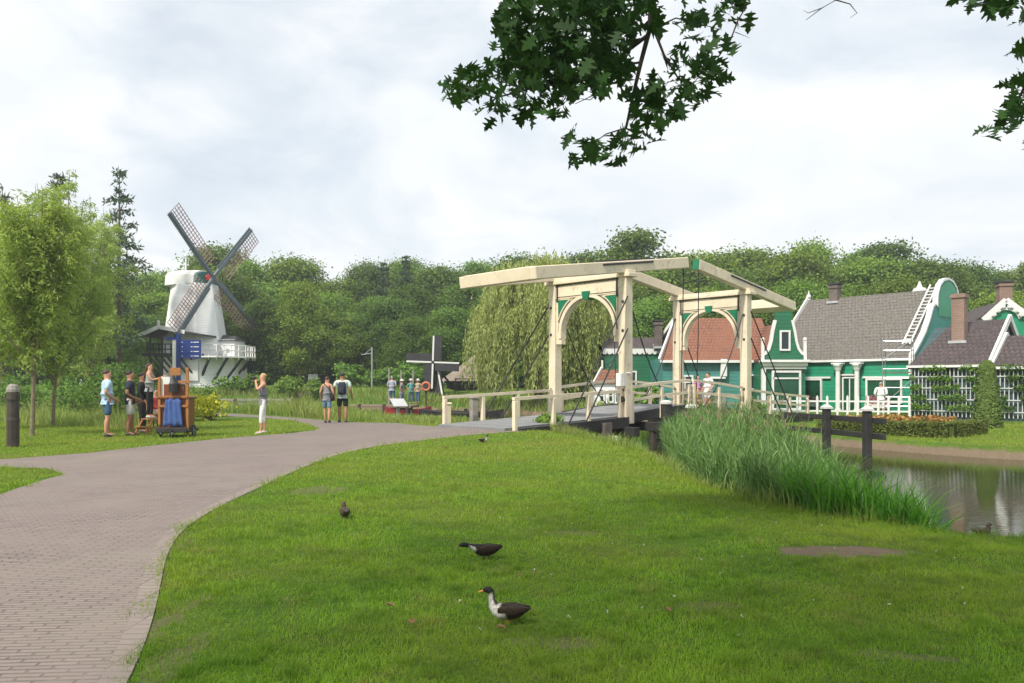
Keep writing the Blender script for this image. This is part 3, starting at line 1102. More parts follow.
def balance(t, d):
    """two tilted beams on the portal at t with a counterweight box; d = +1 front end towards +x"""
    z = lambda x: PH + .17 + .142 * x          # x measured from the portal towards the front end
    X = lambda x: t + d * x
    RE = 4.12 if d > 0 else 3.68
    root = None
    for y in (-1.5, 1.5):
        mb = MB()
        mb.bar((X(-RE), y, z(-RE)), (X(3.28), y, z(3.28)), .26, .36)
        bmn = mb.build('balance_beam', MT['cream'], BR, bevel=.02)
        root = root or bmn
        mb = MB()
        mb.bar((X(3.285), y, z(3.285)), (X(3.32), y, z(3.32)), .24, .34)
        mb.build('beam_end', MT['bridge_green'], bmn)
        mb = MB()
        mb.bar((X(-1.35), y, z(-1.35) + .21), (X(1.35), y, z(1.35) + .21), .09, .045)
        for e in (-1, 1):
            mb.bar((X(0), y * 1.0, z(0) + .19), (X(e * .6), y, z(e * .6) + .215), .05, .04)
        s = -1 if y < 0 else 1
        mb.bar((X(-1.25), y + s * .145, z(-1.25) + .10), (X(1.25), y + s * .145, z(1.25) + .10), .03, .06)
        mb.build('iron_strap', MT['iron'], bmn)
        # chain down to the leaf
        mb = MB()
        ze = deck_z(X(3.2)) + .1
        mb.tube([(X(3.15), y, z(3.15) - .15), (X(3.12), y * .98, (z(3.1) + ze) / 2), (X(3.15), y * .93, ze)], .018, 5)
        mb.build('chain', MT['iron'], BR)
    mb = MB()
    mb.box((X(.38 - RE), 0, z(.38 - RE) + .01), (.80, 2.76, .37), Matrix.Rotation(-d * math.atan(.142), 3, 'Y'))
    mb.build('counterweight', MT['cream'], BR, bevel=.02)
    for y in (-1.5, 1.5):
        s = -1 if y < 0 else 1
        for zz_, xe, ye in ((4.1, -3.0, .35), (3.1, -2.2, .30)):
            mb = MB()
            mb.tube([(X(-.1), y + s * .16, zz_), (X(xe), y + s * ye, deck_z(X(xe)) + .0)], .026, 6)
            mb.build('stay_rod', MT['iron'], BR)
        mb = MB()
        pts = []
        for q in np.linspace(0, 1, 9):
            pts.append((X(.2 + 2.4 * q), y * (1 - .06 * q), 4.0 + (deck_z(X(2.6)) + .05 - 4.0) * q - .45 * math.sin(PI * q)))
        mb.tube(pts, .022, 5)
        mb.build('slack_chain', MT['iron'], BR)


balance(0, 1)
balance(7.2, -1)
# railings: one per side and section, posts as pieces of them
for t0, t1, rows in ((-4.85, -.2, (.78, .40)), (.25, 3.5, (.86, .45)), (3.7, 6.95, (.86, .45)), (7.4, 12.2, (.82, .45))):
    for y in (-1.5, 1.5):
        mb = MB()
        n = 8
        for r in rows:
            w_ = .10 if r == rows[0] else .07
            if t0 < -4 and r != rows[0]:
                continue
            for i in range(n):
                a, b_ = t0 + (t1 - t0) * i / n, t0 + (t1 - t0) * (i + 1) / n
                mb.bar((a, y, deck_z(a) + r), (b_, y, deck_z(b_) + r), w_, .085)
        rl = mb.build('railing', MT['cream'], BR)
        k = 3 if t1 - t0 > 4 else 2
        for i in range(k + 1):
            t = t0 + .06 + (t1 - t0 - .12) * i / k
            mb = MB()
            mb.box((t, y, deck_z(t) + .22), (.12, .12, 1.0), None, .96)
            mb.build('railing_post', MT['cream'], rl, bevel=.01)
mb = MB()
mb.box((-.235, -1.5, 1.52), (.13, .30, .40))
mb.prism([(-.19, 0), (.19, 0), (0, .13)], .2, (-.14, -1.5, 1.72), (0, 1, 0), (0, 0, 1))
mb.build('control_box', MT['white'], BR, bevel=.008)
mb = MB()
mb.tube([(-.17, -1.52, .92), (-.30, -1.52, .92)], .10, 10)
mb.build('winch_knob', MT['iron'], BR)

# guard posts beside the bridge
for i, (px, py, Y, h) in enumerate(((474, 423, 24.9, .85), (447, 421, 27.2, .70))):
    x = (px - 512) / F * Y
    r = thing('guard_post', ['square grey timber post with slanted top standing where the deck begins', 'low pale post at the pond side of the bridge entrance'][i], 'post', (x, Y, gz(x, Y)), .5)
    mb = MB()
    mb.box((0, 0, h / 2), (.22, .22, h))
    mb.build('shaft', [MT['wood_grey'], MT['cream']][i], r, bevel=.015)
    mb = MB()
    mb.box((0, 0, h + .025), (.27, .27, .05), None, .8)
    mb.build('cap', [MT['wood_grey'], MT['cream']][i], r)
# fender piles with white caps in the water beside the leaf
for i, (px, py, Y) in enumerate(((666, 404, 25.0), (692, 408, 23.6))):
    p = at(px, py, Y)
    r = thing('mooring_pile', ['dark pile with white cap just under the lifting leaf', 'dark pile with white cap at the edge of the reeds below the far portal', 'dark pile with white cap half hidden in reeds beside the black guard rail'][i], 'mooring pile', (p.x, p.y, -1.4))
    mb = MB()
    mb.tube([(0, 0, 0), (0, 0, p.z + 1.4)], .17, 10)
    mb.build('pile_shaft', MT['tar'], r)
    mb = MB()
    mb.lathe([(.20, 0), (.20, .06), (.10, .12)], 10, (0, 0, p.z + 1.4))
    mb.build('cap', MT['cap_paint'], r)
# black timber guard rail standing in the pond
gA, gB = Vector((9.1, 20.5, 0)), Vector((7.45, 28.2, 0))
gd = (gB - gA)
r = thing('guard_rail', 'black timber guard rail on posts with white caps in the pond', 'fence', gA, math.atan2(gd.y, gd.x))
Lg = gd.length
for i, s in enumerate((0, 1.75)):
    mb = MB()
    mb.box((s, 0, -.40), (.18, .18, 2.2))
    po = mb.build('rail_post', MT['tar'], r, bevel=.015)
    mb = MB()
    mb.box((s, 0, .73), (.25, .25, .05))
    mb.box((s, 0, .79), (.23, .23, .07), None, .35)
    mb.build('cap', MT['cap_paint'], po)
for z in (.46, 0.06):
    mb = MB()
    mb.bar((-.5, -.15, z), (4.2, -.15, z), .08, .145)
    mb.build('rail', MT['tar'], r, bevel=.01)

# ------------------------------------------------------------------ big white windmill
x_, y_ = (205 - 512) / F * 68, 68.0
zg = gz(x_, y_)
WM = thing('windmill', 'white boarded windmill with bare lattice sails and red hub', 'windmill', (x_, y_, zg), 0)
Zp = lambda py: CH + (HZ - py) / F * 68 - zg
Xp = lambda px: (px - 205) / F * 68


def octa(r, z, cx=0, rot=0):
    return [(cx + r * math.cos(PI / 8 + rot + k * PI / 4), r * math.sin(PI / 8 + rot + k * PI / 4), z) for k in range(8)]


mb = MB()
mb.loft([octa(2.75, Zp(359), Xp(196)), octa(1.85, Zp(285), Xp(195))])
mb.build('tower', MT['white_board'], WM)
mb = MB()
mb.loft([octa(3.0, -.3, Xp(200)), octa(2.8, Zp(359), Xp(199))])
mb.box((Xp(217), .5, Zp(371)), (3.7, 3.2, 3.0))
mb.build('base_house', MT['white_board'], WM)
mb = MB()
mb.box((Xp(227), .4, (Zp(340) + Zp(358)) / 2), (1.9, 2.6, Zp(340) - Zp(358)))
lt = mb.build('annex', MT['white_board'], WM)
mb = MB()
mb.prism([(-1.5, 0), (1.3, 0), (.7, .55), (-1.4, .75)], 3.3, (Xp(232), -1.25, Zp(341)), (1, 0, 0), (0, 0, -1)) if False else None
mb = MB()
mb.loft([[(Xp(214), -1.1, Zp(341)), (Xp(240), -1.1, Zp(341)), (Xp(240), 1.9, Zp(341)), (Xp(214), 1.9, Zp(341))], [(Xp(215), .2, Zp(334)), (Xp(235), .2, Zp(336)), (Xp(235), .8, Zp(336)), (Xp(215), .8, Zp(334))]])
mb.build('roof', MT['slate'], lt)
# gallery
gzl = Zp(357)
mb = MB()
mb.lathe([(3.45, gzl - .12), (3.45, gzl)], 8, (Xp(214), 0, 0), 1.0, .95)
gal = mb.build('gallery', MT['white'], WM)
for k in range(8):
    a0, a1 = 2 * PI * (k + .5) / 8, 2 * PI * (k + 1.5) / 8
    p, q = [Vector((Xp(214) + 3.35 * math.cos(a), 3.1 * math.sin(a), gzl)) for a in (a0, a1)]
    mb = MB()
    for hh in (.45, .9):
        mb.bar(p + Vector((0, 0, hh)), q + Vector((0, 0, hh)), .07, .08)
    for s in np.linspace(0, .75, 4):
        c = p.lerp(q, s)
        mb.bar(c + Vector((0, 0, -.3)), c + Vector((0, 0, .95)), .08, .08, (1, 0, 0))
    mb.build('gallery_rail', MT['white'], gal)
for k in range(14):
    a = 2 * PI * k / 14
    mb = MB()
    mb.bar((Xp(214) + 3.15 * math.cos(a), 2.9 * math.sin(a), gzl - .1), (Xp(205) + 2.4 * math.cos(a), 2.5 * math.sin(a), gzl - 2.0), .16, .16)
    mb.build('strut', MT['tar'], gal)
# covered stage at the side
Xq = lambda px: (px - 512) / F * 64.2 - x_
mb = MB()
mb.box((Xq(168), -1.9, Zp(356)), (4.4, 3.6, .22))
stg = mb.build('loading_stage', MT['tar'], WM)
for x in (Xq(148), Xq(160), Xq(173)):
    for y in (-3.4, -.4):
        mb = MB()
        mb.box((x, y, (Zp(337) - .3) / 2), (.14, .14, Zp(337) + .3))
        mb.build('stage_post', MT['wood_dark'], stg)
mb = MB()
for i, x in enumerate(np.linspace(Xq(146), Xq(176), 6)):
    mb.bar((x, -3.5, Zp(356)), (x + .9, -2.9, Zp(373)), .13, .13)
    mb.bar((x, -3.6, Zp(356)), (x, -3.6, Zp(346)), .09, .09, (1, 0, 0))
for z in (Zp(346), Zp(351)):
    mb.bar((Xq(145), -3.6, z), (Xq(178), -3.6, z), .09, .09)
mb.build('stage_bracing', MT['tar'], stg)
mb = MB()
for ex in (0, 1):
    pass
rx0, rx1, rpk = Xq(141), Xq(204), Xq(160)
mb.loft([[(rx0, -4.0, Zp(338)), (rpk, -4.0, Zp(330)), (rx1, -4.0, Zp(337)), (rx1, -4.0, Zp(337) - .12), (rpk, -4.0, Zp(330) - .14), (rx0, -4.0, Zp(338) - .12)],
         [(rx0, 0.0, Zp(338)), (rpk, 0.0, Zp(330)), (rx1, 0.0, Zp(337)), (rx1, 0.0, Zp(337) - .12), (rpk, 0.0, Zp(330) - .14), (rx0, 0.0, Zp(338) - .12)]])
rf = mb.build('stage_roof', MT['slate'], stg)
mb = MB()
mb.bar((rx0 - .1, -4.05, Zp(338) - .05), (rpk, -4.05, Zp(330) - .02), .10, .30)
mb.bar((rpk, -4.05, Zp(330) - .02), (Xq(186), -4.05, Zp(334.5) - .05), .10, .30)
mb.bar((rpk, -4.05, Zp(331)), (rpk, -4.05, Zp(324)), .16, .16, (1, 0, 0))
mb.build('bargeboard', MT['white'], rf)
# cap turned to the right and towards the viewer
cyaw = math.radians(-24)
ux, vx = Vector((math.cos(cyaw), math.sin(cyaw), 0)), Vector((-math.sin(cyaw), math.cos(cyaw), 0))
hub = Vector((Xp(214), -.65, Zp(278.5)))
cc = Vector((Xp(189), .25, 0))
z0, z1 = Zp(285), Zp(270.5)
rings = []
for s, wd_, hh in ((-1.55, .9, .80), (-1.45, 1.35, .93), (-1.1, 1.7, .98), (0, 1.85, 1.0), (1.2, 1.65, .97), (1.75, 1.4, .9)):
    ring = []
    for a in np.linspace(0, PI, 11):
        ring.append(cc + ux * s + vx * (wd_ * math.cos(a)) + Vector((0, 0, z0 + (z1 - z0) * hh * math.sin(a) ** .45)))
    ring.append(cc + ux * s - vx * wd_ + Vector((0, 0, z0 - .12)))
    ring.append(cc + ux * s + vx * wd_ + Vector((0, 0, z0 - .25)))
    rings.append(ring)
mb = MB()
mb.loft(rings)
cp = mb.build('cap', MT['white'], WM)
mb = MB()
fc_ = cc + ux * 1.77
ring = [fc_ + vx * (1.25 * math.cos(a)) + Vector((0, 0, z0 + (z1 - z0) * .85 * math.sin(a) ** .6)) for a in np.linspace(0, PI, 11)]
mb.loft([ring, [p + ux * .1 for p in ring]])
mb.build('cap_front', MT['teal_cap'], cp)
mb = MB()
mb.tube([cc - ux * .5 + Vector((0, 0, z1 - .2)), cc - ux * .5 + Vector((0, 0, Zp(256)))], .07, 6)
mb.ball(cc - ux * .5 + Vector((0, 0, Zp(255))), .18, 6, 4)
mb.build('finial', MT['white'], cp)
mb = MB()
mb.tube([cc + ux * 1.2 + Vector((0, 0, hub.z)), hub + ux * .2], .28, 8)
sh = mb.build('windshaft', MT['red'], WM)
mb = MB()
mb.box(hub, (.55, .55, .55), Matrix.Rotation(cyaw, 3, 'Z'))
mb.build('hub', MT['red'], sh, bevel=.06)
# sails in the plane vx / z
Wh = hub + Vector((x_, y_, zg))
sol = []
for (tx, ty) in ((169, 211), (250, 232), (177, 335), (261, 333)):
    k_ = (tx - 512) / F
    a = (k_ * Wh.y - Wh.x) / (vx.x - k_ * vx.y)
    b_ = CH + (HZ - ty) / F * (Wh.y + vx.y * a) - Wh.z
    sol.append((math.atan2(b_, a), math.hypot(a, b_)))
base_a = sum(((s[0] - o) + PI) % (2 * PI) - PI for s, o in zip(sol, (PI * .75, PI * .25, -PI * .75, -PI * .25))) / 4
for s, o in zip(sol, (PI * .75, PI * .25, -PI * .75, -PI * .25)):
    an = .35 * (o + base_a) + .65 * s[0]
    d = vx * math.cos(an) + Vector((0, 0, math.sin(an)))
    Ls = s[1]
    side = d.cross(ux).normalized()
    o0 = hub + ux * .25
    mb = MB()
    mb.bar(o0, o0 + d * Ls, .26, .22, ux)
    sail = mb.build('sail', MT['sail_wood'], WM)
    mb = MB()
    mb.bar(o0 + d * 1.0 - side * .22, o0 + d * Ls - side * .2, .26, .04, ux)
    mb.build('leading_board', MT['sail_wood'], sail)
    mb = MB()
    for k in range(4):
        e = .40 + k * .30
        mb.bar(o0 + d * 1.1 + side * e, o0 + d * Ls + side * e, .045, .045, ux)
    for k in range(19):
        q = 1.1 + (Ls - 1.1) * k / 18
        mb.bar(o0 + d * q - side * .1, o0 + d * q + side * 1.33, .045, .045, ux)
    mb.build('sail_lattice', MT['lattice'], sail)
# door and windows of the mill
for (px, py, w_, h_) in ((206, 371, .9, 1.7), (227, 350, .7, .8)):
    mb = MB()
    yy = -2.84 if px == 206 else -1.16
    mb.box((Xp(px), yy, Zp(py)), (w_, .1, h_))
    f_ = mb.build('shutter', MT['white'], WM)

# ------------------------------------------------------------------ small black mill
x_, y_ = (434 - 512) / F * 60, 60.0
zg = gz(x_, y_)
r = thing('small_windmill', 'small black post mill with white edged closed sails on the far bank', 'windmill', (x_, y_, zg))
mb = MB()
q = F / 60
mb.loft([[(-.75, -.75, 0), (.75, -.75, 0), (.75, .75, 0), (-.75, .75, 0)], [(-.42, -.42, 2.0), (.42, -.42, 2.0), (.42, .42, 2.0), (-.42, .42, 2.0)]])
bs_ = mb.build('base', MT['tar'], r)
hz_ = CH + (HZ - 362.5) / q - zg
mb = MB()
mb.box((0, 0, (2.0 + hz_) / 2), (.75, 1.1, hz_ - 2.0 + .5))
mb.prism([(-.5, 0), (.5, 0), (0, .5)], 1.2, (0, .6, hz_ + .25))
mb.build('body', MT['tar'], r)
mb = MB()
mb.bar((.3, -.62, hz_ - .3), (.7, -.79, -.05), .12, .1, (0, 1, 0))
mb.build('edge_board', MT['white'], bs_)
mb = MB()
mb.bar((.2, .5, hz_ - .4), (1.5, 2.2, .3), .12, .12)
mb.build('tail_pole', MT['tar'], r)
mb = MB()
mb.tube([(0, -.4, hz_), (0, -.95, hz_)], .12, 8)
mb.build('windshaft', MT['iron'], r)
for k, (a, L_) in enumerate(((2, 1.95), (92, 1.95), (182, 1.95), (272, 1.95))):
    an = math.radians(a)
    d = Vector((math.sin(an), 0, math.cos(an)))
    s = Vector((d.z, 0, -d.x))
    o0 = Vector((0, -.9, hz_))
    mb = MB()
    mb.bar(o0 + d * .15 + s * .33, o0 + d * L_ + s * .33, .58, .05, (0, 1, 0))
    sl_ = mb.build('sail', MT['slate'], r)
    mb = MB()
    mb.bar(o0, o0 + d * L_, .12, .09, (0, 1, 0))
    mb.build('stock', MT['white'], sl_)

# ------------------------------------------------------------------ thatched hut on the far bank
p = at(471, 383, 63)
zg = gz(p.x, p.y)
r = thing('thatched_hut', 'low hut with steep grey roof and white edge boards on the far bank', 'hut', (p.x, p.y, zg), .35)
q = F / 63
hr = CH + (HZ - 351) / q - zg
mb = MB()
mb.prism([(-1.6, 0), (1.9, 0), (1.9, .9), (1.7, hr - .2), (-1.6, .9)], 3)
wl = None
mb = MB()
mb.box((.3, 1.5, .45), (2.9, 2.8, .9))
mb.build('wall', MT['tar'], r)
mb = MB()
mb.loft([[(-1.7, -.3, .75), (2.1, -.3, .75), (2.1, 3.3, .75), (-1.7, 3.3, .75)], [(1.2, 1.3, hr), (1.9, 1.3, hr), (1.9, 1.7, hr), (1.2, 1.7, hr)]])
rf = mb.build('roof', MT['thatch'], r)
mb = MB()
mb.bar((2.05, -.38, .7), (2.35, 1.5, hr + 1.3), .07, .22)
mb.build('edge_board', MT['white'], rf)
mb = MB()
for x in np.linspace(-1.6, 1.8, 8):
    mb.bar((x, -1.2, 0), (x, -1.2, .95), .08, .08, (1, 0, 0))
for z in (.5, .9):
    mb.bar((-1.6, -1.2, z), (1.8, -1.2, z), .06, .08)
mb.build('rail', MT['tar'], r)
# ------------------------------------------------------------------ green houses
def window(parent, x, z, w, h, yf, cols=1, rows=2, glass='glass', fw=.09, name='window'):
    mb = MB()
    for s in (-1, 1):
        mb.box((x + s * (w / 2 - fw / 2), yf - .03, z), (fw, .10, h))
        mb.box((x, yf - .03, z + s * (h / 2 - fw / 2)), (w - 2 * fw, .10, fw))
    for i in range(1, cols):
        mb.box((x - w / 2 + w * i / cols, yf - .025, z), (.05, .06, h - 2 * fw))
    for i in range(1, rows):
        mb.box((x, yf - .026, z - h / 2 + h * i / rows), (w - 2 * fw, .06, .05))
    f_ = mb.build(name, MT['white'], parent)
    mb = MB()
    mb.box((x, yf - .008, z), (w - fw, .02, h - fw))
    mb.build('pane', MT[glass], f_)
    return f_


def gable_roof(x0, x1, y0, y1, ze, zr, th=.16, over=.0):
    ym = (y0 + y1) / 2
    mb = MB()
    sl_ = (zr - ze) / (ym - y0)
    a, b_ = y0 - over, y1 + over
    za = ze - sl_ * over
    prof = lambda x: [(x, a, za), (x, ym, zr), (x, b_, za), (x, b_, za - th), (x, ym, zr - th * 1.2), (x, a, za - th)]
    mb.loft([prof(x0), prof(x1)])
    return mb


def chimney(parent, x, y, z0, z1, w, d, mat, cap=True, dark='slate'):
    mb = MB()
    mb.box((x, y, (z0 + z1) / 2), (w, d, z1 - z0))
    mb.box((x, y, z1 - .12), (w + .12, d + .12, .14))
    ch = mb.build('chimney', mat, parent)
    if cap:
        mb = MB()
        mb.box((x, y, z1 + .06), (w + .2, d + .2, .09))
        mb.build('chimney_cap', MT[dark], ch)
    mb = MB()
    mb.box((x, y - d / 2 - .05, z0 + .22), (w + .22, .12, .12))
    mb.build('flashing', MT['panel_grey'], ch)
    return ch


# --- large green house with the grey roof
H1 = thing('grey_roofed_house', 'long sea green boarded house with grey tiled roof and tall rounded end gable', 'house', (20.2 - 7.7 * .643, 40.4 + 7.7 * .766, -.06), math.atan2(-.766, .643))
L, D, EZ, RZ = 7.7, 8.0, 2.78, 6.55
mb = MB()
mb.prism([(0, -.4), (D, -.4), (D, EZ), (D / 2, RZ - .25), (0, EZ)], L - .1, (.05, 0, 0), (0, 1, 0), (0, 0, 1))
H1w = mb.build('wall', MT['green_mid'], H1)
H1r = gable_roof(-.15, L, 0, D, EZ + .08, RZ, .14, .10).build('roof', MT['grey_tile'], H1)
sl_ = (RZ - EZ - .08) / (D / 2)
mb = MB()
for s in (0, 1):
    ya = -.16 if s == 0 else D + .16
    mb.bar((-.22, ya, EZ - .08), (-.22, D / 2, RZ + .06), .10, .34)
mb.build('bargeboard', MT['white'], H1r)
mb = MB()
mb.bar((-.15, -.15, EZ - .10), (L, -.15, EZ - .10), .08, .12)
mb.build('gutter', MT['white'], H1r)
mb = MB()
mb.tube([(-.2, D / 2, RZ), (-.2, D / 2, RZ + .55)], [.09, .03], 6)
mb.ball((-.2, D / 2, RZ + .22), .15, 8, 5)
mb.build('finial', MT['white'], H1r)
chimney(H1r, 1.55, D / 2 - .1, RZ - .5, RZ + .75, .5, .5, MT['chim_dark'])
# rounded end gable
half = [(-.22, 1.9), (-.2, 2.9), (.5, 3.5), (1.15, 4.1), (1.7, 4.85), (2.05, 5.45), (2.35, 5.62), (2.6, 5.5), (2.6, 5.85), (2.7, 6.25), (2.95, 6.65), (3.4, 6.95), (4.0, 7.06)]
out = half + [(D - y, z) for y, z in half[-2::-1]]
mb = MB()
mb.prism(out + [(D + .2, -.3), (-.2, -.3)], .16, (L + .0, 0, 0), (0, 1, 0), (0, 0, 1))
gb = mb.build('end_gable', MT['teal_shaded'], H1)
mb = MB()
mb.ribbon(out, .12, .26, (L - .05, 0, 0), (0, 1, 0), (0, 0, 1))
mb.build('gable_edging', MT['white'], gb)
mb = MB()
inn = [(2.75, 5.0)] + [(y + .12 if y < 4 else y - .12 if y > 4 else y, z - .12) for y, z in out[8:-8]] + [(D - 2.75, 5.0)]
mb.prism(inn, .03, (L + .163, 0, 0), (0, 1, 0), (0, 0, 1))
mb.build('gable_field', MT['green_plain'], gb)
# far small white pediment that peeps over the ridge
mb = MB()
zt = RZ + .62
mb.prism([(-.85, 0), (.85, 0), (.6, .18), (.42, .2), (.30, .45), (.14, .5), (0, .85), (-.14, .5), (-.30, .45), (-.42, .2), (-.6, .18)], .14, (L - 1.55, D / 2 + .6, RZ - .25), (1, 0, 0), (0, 0, 1))
mb.build('roof_pediment', MT['white'], H1r)
# front details
for x in (3.95, 5.0):
    mb = MB()
    mb.lathe([(.17, -.3), (.17, .05), (.135, .1), (.12, 2.1), (.16, 2.2), (.19, 2.3), (.26, 2.42), (.26, 2.5)], 12, (x, -.32, 0))
    mb.box((x, -.32, 2.53), (.58, .4, .08))
    mb.build('column', MT['white'], H1, smooth=False)
mb = MB()
mb.bar((-.1, -.06, 1.78), (3.4, -.06, 1.78), .10, .10)
mb.bar((5.2, -.06, 1.78), (L, -.06, 1.78), .10, .10)
mb.bar((3.75, -.06, 1.92), (4.85, -.06, 1.92), .1, .08)
mb.build('string_course', MT['white'], H1)
for x, w in ((1.6, 2.6), (6.3, 1.9)):
    window(H1, x, 1.08, w, 1.3, -.02, 2, 1, 'glass_green', .10)
f_ = window(H1, 4.47, .85, .8, 1.9, -.02, 2, 1, 'glass_green', .07, 'door')
# flower boxes: pink
for x, w in ((1.7, 2.2), (6.1, 1.2)):
    mb = MB()
    mb.box((x, -.35, .30), (w, .3, .22))
    bx_ = mb.build('flower_box', MT['white'], H1)
    c = np.stack([rng.uniform(x - w / 2, x + w / 2, 420), rng.uniform(-.6, -.18, 420), rng.normal(.58, .12, 420)], 1)
    q = leaf_quads(c, .10)
    np_mesh('flowers', q, 4, MT['flower_p'], bx_)
# ladder lying on the roof by the end gable
Mh = lambda v: Vector(v)
r = thing('roof_ladder', 'white ladder lying up the grey roof beside the rounded gable', 'ladder', H1.location, H1.rotation_euler.z)
P0, P1 = Vector((L - .48, .45, EZ + .69)), Vector((L - .55, D / 2 - .12, RZ + .16))
for s in (-.19, .19):
    mb = MB()
    mb.bar(P0 + Vector((s, 0, 0)), P1 + Vector((s, .1, .10)), .07, .09)
    mb.build('stile', MT['white'], r)
mb = MB()
for k in range(17):
    c = P0.lerp(P1, (k + .5) / 17)
    mb.bar(c - Vector((.19, 0, 0)), c + Vector((.19, 0, 0)), .05, .05)
mb.build('rungs', MT['white'], r)
# scaffold tower
p = at(898, 383, 38.6)
r = thing('scaffold_tower', 'silver scaffold tower standing before the sea green house', 'scaffold', (p.x, p.y, -.05), H1.rotation_euler.z + .3)
mb = MB()
for x in (-.62, .62):
    for y in (-.4, .4):
        mb.tube([(x, y, 0), (x, y, 3.65)], .022, 6)
for k in range(8):
    z = .35 + k * .45
    for y in (-.4, .4):
        mb.tube([(-.62, y, z), (.62, y, z)], .016, 5)
    if k % 2 == 0:
        for x in (-.62, .62):
            mb.tube([(x, -.4, z), (x, .4, z)], .02, 5)
mb.tube([(-.62, -.4, 2.6), (.62, -.4, 3.5)], .02, 5)
mb.tube([(-.62, -.4, .4), (.62, -.4, 1.6)], .02, 5)
mb.build('tube_frame', MT['galv'], r)
mb = MB()
mb.box((0, 0, 1.98), (1.2, .7, .05))
mb.build('platform', MT['wood'], r)
for x in (-.62, .62):
    for y in (-.4, .4):
        mb = MB()
        mb.tube([(x - .02, y, .07), (x + .02, y, .07)], .07, 8)
        mb.build('castor', MT['iron'], r)

# --- red roofed teal house
H2 = thing('red_roofed_house', 'teal boarded house with red tiled roof behind the far bridge portal', 'house', (8.3, 44, -.05))
L2, D2, E2, R2 = 5.6, 5.0, 2.85, 5.25
mb = MB()
mb.box((L2 / 2, D2 / 2, (E2 - .4) / 2), (L2, D2, E2 + .4))
mb.build('wall', MT['teal'], H2)
r2 = gable_roof(-.2, L2 + .6, 0, D2, E2 + .08, R2, .14, .22)
r2.v = [((v[0] + 1.45) if (v[0] < 0 and abs(v[1] - D2 / 2) < .01) else v[0], v[1], v[2]) for v in r2.v]
r2 = r2.build('roof', MT['red_tile'], H2)
mb = MB()
for s in (0, 1):
    mb.bar((-.26, -.3 if s == 0 else D2 + .3, E2 - .12), (1.2, D2 / 2, R2 + .05), .1, .2)
mb.build('bargeboard', MT['white'], r2)
mb = MB()
mb.bar((-.2, -.27, E2 - .2), (L2 - .2, -.27, E2 - .2), .1, .14)
mb.build('gutter', MT['white'], r2)
chimney(r2, .35, D2 / 2 + .9, R2 - 1.9, R2 - .15, .42, .42, MT['chim_dark'])
mb = MB()
mb.box((3.3, -.14, 2.3), (.34, .25, .95))
mb.box((2.95, -.14, 1.75), (.9, .2, .12))
mb.build('lantern_bracket', MT['white'], H2, bevel=.02)
window(H2, 1.2, 1.3, .9, 1.2, -.02, 2, 3)
window(H2, 4.75, 1.15, .75, 1.6, -.02, 1, 2)
# projecting clock gable front
H3 = thing('clock_gable_house', 'narrow dark green house front with curved white edged gable and small window', 'house', (14.40, 42.4, -.05))
mb = MB()
mb.box((0, 1.6, 1.15), (2.3, 3.2, 3.1))
mb.build('wall', MT['green_dark'], H3)
hb = [(-1.14, 2.72), (-1.12, 2.95), (-.95, 3.05), (-.78, 3.28), (-.66, 3.7), (-.58, 4.2), (-.50, 4.55), (-.44, 4.8), (-.44, 5.35)]
out = hb + [(-x, z) for x, z in hb[::-1]]
mb = MB()
mb.prism(out, .18, (0, -.02, 0), (1, 0, 0), (0, 0, -1)) if False else mb.prism(out, -.18, (0, -.02, 0), (1, 0, 0), (0, 0, 1))
g3 = mb.build('gable', MT['green_dark'], H3)
mb = MB()
for part in (hb, [(-x, z) for x, z in hb]):
    mb.ribbon(part[1:8], .13, .24, (0, .18, 0), (1, 0, 0), (0, 0, 1))
mb.build('gable_edging', MT['white'], g3)
mb = MB()
mb.prism([(-.62, 5.35), (.62, 5.35), (.66, 5.45), (0, 5.98), (-.66, 5.45)], -.22, (0, -.04, 0), (1, 0, 0), (0, 0, 1))
pd = mb.build('pediment', MT['white'], g3)
mb = MB()
mb.prism([(-.34, 5.45), (.34, 5.45), (0, 5.78)], .03, (0, -.042, 0), (1, 0, 0), (0, 0, 1))
mb.build('pediment_field', MT['green_plain'], pd)
window(g3, .05, 3.72, .56, 1.08, -.02, 1, 1)
for x in (-1.12, 1.12):
    mb = MB()
    mb.box((x, -.02, 3.2), (.14, .14, 1.0))
    mb.ball((x, -.02, 3.78), .11, 8, 5)
    mb.build('pinnacle', MT['white'], g3)
mb = MB()
mb.box((0, -.16, 2.62), (2.6, .44, .14))
mb.box((0, -.10, 2.46), (2.4, .3, .2))
mb.box((0, -.06, 2.28), (2.3, .2, .16))
mb.build('cornice', MT['white'], H3, bevel=.02)
window(H3, .12, 1.08, 1.55, 2.1, -.03, 1, 1, 'glass_green', .11)
mb = MB()
mb.box((.12, -.06, 1.72), (1.45, .1, .08))
mb.build('transom', MT['white'], H3)
mb = MB()
mb.box((-1.1, -.08, 1.0), (.2, .2, 2.4))
mb.build('pilaster', MT['white'], H3)
rf3 = MB()
rf3.loft([[(-1.2, .15, 2.75), (0, .15, 4.7), (1.2, .15, 2.75), (1.2, .15, 2.6), (0, .15, 4.5), (-1.2, .15, 2.6)], [(-1.2, 4.2, 2.75), (0, 4.2, 4.7), (1.2, 4.2, 2.75), (1.2, 4.2, 2.6), (0, 4.2, 4.5), (-1.2, 4.2, 2.6)]])
rf3.build('roof', MT['red_tile'], H3)

